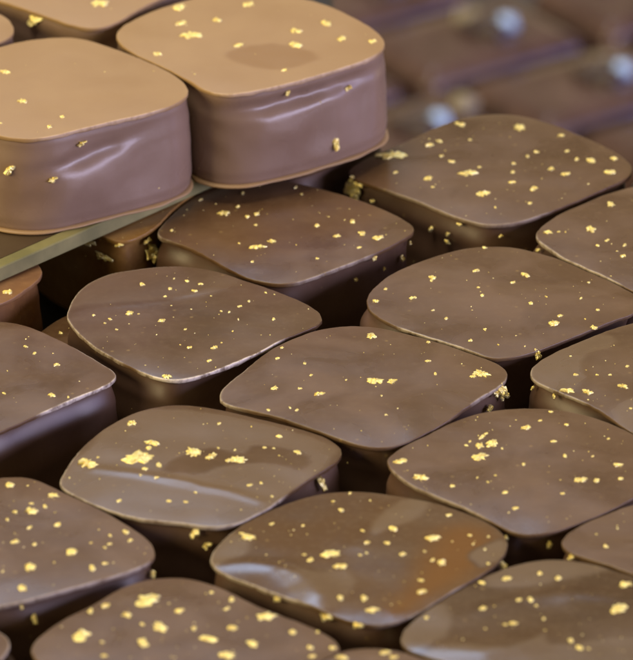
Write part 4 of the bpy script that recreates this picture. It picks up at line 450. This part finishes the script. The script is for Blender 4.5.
# ---------------------------------------------------------------- chocolates
DARKG = 'dark gold flecked chocolates packed in rows'; MILKG = 'milk chocolates on the olive board'
INFO = {
 'A': ('dark flecked chocolate at the back right with a gold clump on its left tip', 0.0, [(250, 50, 0.25)], (-0.3, -0.1), 26),
 'B': ('dark flecked chocolate directly in front of the smudged milk chocolate', 0.0, [(300, 30, 0.35), (175, 25, 0.35)], (-0.5, -0.2), 26),
 'C': ('wide dark chocolate with few fine specks, directly behind the right half of the centre one', 0.05, [(235, 30, 0.5)], (-1.1, -0.1), 24),
 'D': ('dark flecked chocolate with a ragged pale rim along its whole front edge', 0.0, [(292, 46, 1.0), (150, 60, 0.45), (215, 30, 0.4)], (-0.3, -0.2), 26),
 'E': ('dark chocolate at the picture centre, gold clump in its middle and on its right tip', 0.04, [(180, 30, 0.45), (350, 20, 0.4)], (0.1, -0.1), 22),
 'F': ('dark chocolate at the right edge, directly in front of the back right one', 0.05, [(215, 40, 0.5)], (-0.9, 0.1), 20),
 'G': ('dark chocolate at the left edge, mid height, with a pale worn right tip', 0.0, [(335, 32, 1.0), (20, 22, 0.5)], (0.3, -0.3), 18),
 'H': ('dark chocolate with a long glossy crease and three large gold flakes in a row', 0.0, [(200, 40, 0.5), (275, 50, 0.45)], (0.1, -0.1), 30),
 'I': ('dark chocolate with a cluster of gold flakes near its back, right of the wavy one', 0.04, [(215, 40, 0.3)], (-0.4, 0.0), 30),
 'J': ('dark chocolate at the left edge, low down, scattered with many even gold flakes', 0.05, [(290, 60, 0.4)], (0.2, -0.2), 30),
 'K': ('glossy wavy brown chocolate at the lower centre, bluish shine on its left end', 0.04, [(200, 50, 0.4), (300, 30, 0.3)], (0.0, -0.2), 30),
 'L': ('dark chocolate at the right edge with a pale smooth patch on its left tip', 0.04, [(195, 30, 0.4)], (-0.4, -0.2), 22),
 'M': ('dark chocolate at the right edge just behind the glossy one in the lower corner', 0.04, [], (-0.3, 0.0), 14),
 'N': ('glossy wavy dark chocolate cut off by the lower right corner of the picture', 0.04, [], (-0.2, 0.0), 26),
 'O': ('dark chocolate at the bottom edge, left, covered with the thickest gold flakes', 0.04, [], (0.0, -0.1), 36),
 'P': ('dark chocolate with only its back tip showing, in the middle of the bottom edge', 0.04, [], (0, 0), 14),
 'Q': ('dark chocolate with only its right tip showing in the lower left corner', 0.04, [(0, 40, 0.5)], (1.0, 0.2), 12),
 'T': ('dark chocolate painted as warmly lit beneath the olive strip, bright gold flake on its side', 0.0, [], (0, 0), 26),
 'V': ('dark chocolate beneath the smudged milk chocolate, only its violet side showing', 0.0, [], (0, 0), 8),
 'X': ('dark chocolate barely showing at the right edge beside the back right one', 0.0, [], (-0.9, 0), 10),
 'U': ('brown chocolate at the left edge just below the olive strip, one gold flake', 0.04, [], (0, 0), 8),
 'R': ('small sliver of flecked dark chocolate wedged left of the pale rimmed one', 0.04, [], (0, 0), 6),
 'M1': ('pale milk chocolate at the left with a long crease across its shiny side', 0.04, [(300, 40, 0.7)], (0, 0), 4),
 'M2': ('pale milk chocolate on the right end of the board, brown smudge on top', 0.04, [(300, 50, 0.7)], (0, 0), 6),
 'M3': ('milk chocolate at the top edge, behind the one with the long creased side', 0.04, [], (0, 0), 4),
 'M4': ('milk chocolate with only its rounded right tip showing in the upper left corner', 0.04, [], (0, 0), 2),
}
DENTS = {
 'M1': [(296, 40, 8.1, 0.95, 0.62, 0.028), (290, 34, 4.6, 2.4, -0.30, 0.01), (326, 16, 5.5, 4.2, 0.40, 0.0), (262, 18, 4.5, 4.5, 0.40, 0.0), (309, 12, 3.4, 2.6, 0.20, -0.06)],
 'M2': [(300, 62, 9.0, 0.85, 0.80, 0.004), (284, 30, 6.3, 2.0, -0.30, 0.012), (332, 14, 6.0, 3.4, 0.45, 0.05), (256, 20, 5.0, 4.2, 0.45, 0.0), (306, 16, 4.0, 2.2, 0.28, 0.05)],
 'M3': [(280, 50, 8.6, 0.8, 0.4, 0.0)], 'M4': [(300, 50, 8.6, 0.8, 0.4, 0.0)],
}
for key, d in DATA.items():
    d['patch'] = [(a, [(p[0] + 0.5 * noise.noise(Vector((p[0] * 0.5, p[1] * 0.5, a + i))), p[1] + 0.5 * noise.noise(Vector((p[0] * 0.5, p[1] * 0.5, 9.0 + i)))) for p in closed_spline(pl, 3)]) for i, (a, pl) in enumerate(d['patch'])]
    label, w0, wear, shift, specks = INFO[key]; kind = d['kind']
    milk = kind == 'milk'
    root = thing({'milk': 'milk_chocolate', 'milklow': 'milk_chocolate', 'shard': 'chocolate_sliver', 'amber': 'dark_chocolate'}.get(kind, 'dark_chocolate'),
                 label, 'chocolate', (d['c'][0], d['c'][1], d['zt'] - d['h']), MILKG if milk else (DARKG if kind in ('dark', 'amber') else None))
    if key in ('K', 'N'): M_TOPX = M_GLOSS_REFL if key == 'K' else M_GLOSS
    else: M_TOPX = M_SEMI if key in ('H', 'L', 'D') else M_DARK_TOP
    tm, bm = {'dark': (M_TOPX, M_DARK_BODY), 'shard': (M_DARK_TOP, M_DARK_BODY), 'amber': (M_WARM_LIT, M_WARM_LIT),
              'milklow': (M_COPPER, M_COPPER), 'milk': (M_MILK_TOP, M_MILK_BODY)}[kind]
    prof = PROF_MILK if milk else PROF_DARK; dents = DENTS.get(key, ())
    amp = 0.6 if milk else 1.0
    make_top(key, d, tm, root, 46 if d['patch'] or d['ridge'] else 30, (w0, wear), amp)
    make_body(key, d, bm, root, prof, shift, dents)
    if milk:                                   # thin foot of chocolate spread on the board
        base = closed_spline(d['o'], SUB); nr = normals(base); n = len(base)
        V = []; F = []; rows = []
        for o_, z in ((-1.5, 0.0), (0.40, 0.0), (0.55, 0.12), (0.48, 0.26), (0.1, 0.34), (-1.5, 0.34)):
            pts = offset(base, nr, [o_ * (1 + 0.9 * noise.noise(Vector((p[0] * .3, p[1] * .3, 7.0)))) if o_ > 0 else o_ for p in base])
            rows.append([len(V) + i for i in range(n)]); V += [(p[0], p[1], z) for p in pts]
        for a, b in zip(rows, rows[1:]):
            for i in range(n):
                j = (i + 1) % n; F.append((a[i], a[j], b[j], b[i]))
        F.append(tuple(reversed(rows[0]))); F.append(tuple(rows[-1]))
        link_mesh('foot', V, F, M_MILK_TOP, root)
    make_flakes(key, d, root, prof, shift, dents, amp, specks)

# ---------------------------------------------------------------- square bonbons far behind, on the lower table
def rounded_rect(hx, hy, r, k=8):
    pts = []
    for cx, cy, a0 in ((hx - r, hy - r, 0), (-hx + r, hy - r, 90), (-hx + r, -hy + r, 180), (hx - r, -hy + r, 270)):
        for i in range(k + 1):
            a = math.radians(a0 + 90 * i / k); pts.append((cx + r * math.cos(a), cy + r * math.sin(a)))
    return pts
UX, UY = (30.4, 20.7), (-18.5, 20.1); ROT = math.atan2(UX[1], UX[0])
def make_bonbon(loc):
    root = thing('square_bonbon', '', 'bonbon', loc, 'square bonbons far behind on the lower table')
    P_ = rounded_rect(16.9, 12.0, 3.0); n = len(P_); nr = normals(P_)
    V = []; F = []; rows = []
    for o_, z in ((-0.6, 0), (0, 0.6), (-0.1, 5), (-0.4, 9.2), (-0.9, 10.6), (-1.6, 11.4), (-2.4, 11.9), (0.75, 12.2), (0.5, 12.35), (0.2, 12.45)):
        rows.append([len(V) + i for i in range(n)])
        V += [(p[0] * o_, p[1] * o_, z) if o_ > 0.1 else (p[0] + q[0] * o_, p[1] + q[1] * o_, z) for p, q in zip(P_, nr)]
    for a, b in zip(rows, rows[1:]):
        for i in range(n):
            j = (i + 1) % n; F.append((a[i], a[j], b[j], b[i]))
    F.append(tuple(reversed(rows[0]))); F.append(tuple(rows[-1]))
    link_mesh('shell', V, F, M_BON, root)
    def ball(name, m, x, y, z, r, sq, lump):
        V = []; F = []; a_, b_ = 14, 22
        for i in range(a_ + 1):
            t = math.pi * i / a_
            for j in range(b_):
                p = 2 * math.pi * j / b_; dx, dy, dz = math.sin(t) * math.cos(p), math.sin(t) * math.sin(p), math.cos(t)
                k = r * (1 + lump * noise.noise(Vector((dx * 1.6 + x, dy * 1.6, dz * 1.6))))
                V.append((dx * k, dy * k, dz * k * sq))
        for i in range(a_):
            for j in range(b_):
                F.append((i * b_ + j, (i + 1) * b_ + j, (i + 1) * b_ + (j + 1) % b_, i * b_ + (j + 1) % b_))
        link_mesh(name, V, F, m, root, loc=(x, y, z))
    return root, ball
VARS = {(0, 0): ('square bonbon at the right edge with a pearl painted as blue glint and pale crumb', (5.1, 1.6)),
        (-1, 0): ('square bonbon behind the left tip of the back right chocolate, pearl painted as blue glint', (13.2, 1.0)),
        (0, 1): ('square bonbon with painted blue glint near the top, right of the smudged milk chocolate', (2.2, 3.6)),
        (1, 1): ('square bonbon in the upper right corner of the picture', (-6, 4)),
        (-1, 1): ('square bonbon mostly hidden behind the smudged milk chocolate', (-4, 4)),
        (0, 2): ('square bonbon at the top edge, just right of the smudged milk chocolate', (-4, 4)),
        (1, 0): ('square bonbon with only its left tip at the right edge, beside the pearled one', (-4, 4)),
        (0, -1): ('square bonbon low at the right edge, behind the back right dark chocolate', (-4, 4))}
for (i, j), (label, crumb) in VARS.items():
    cx = 44.1 + i * UX[0] + j * UY[0]; cy = 398.8 + i * UX[1] + j * UY[1]
    root, ball = make_bonbon((cx, cy, -142.0)); root.rotation_euler = (0, 0, ROT); root['label'] = label
    ball('chocolate_swirl', M_SWIRL, 3.0, -2.2, 12.6, 5.0, 0.5, 0.5)
    ball('glint_pearl', M_PEARL, 4.6, -4.2, 14.4, 1.75, 0.9, 0.35)
    ball('nut_crumb', M_CRUMB, crumb[0], crumb[1], 13.4, 2.1, 0.75, 0.6)
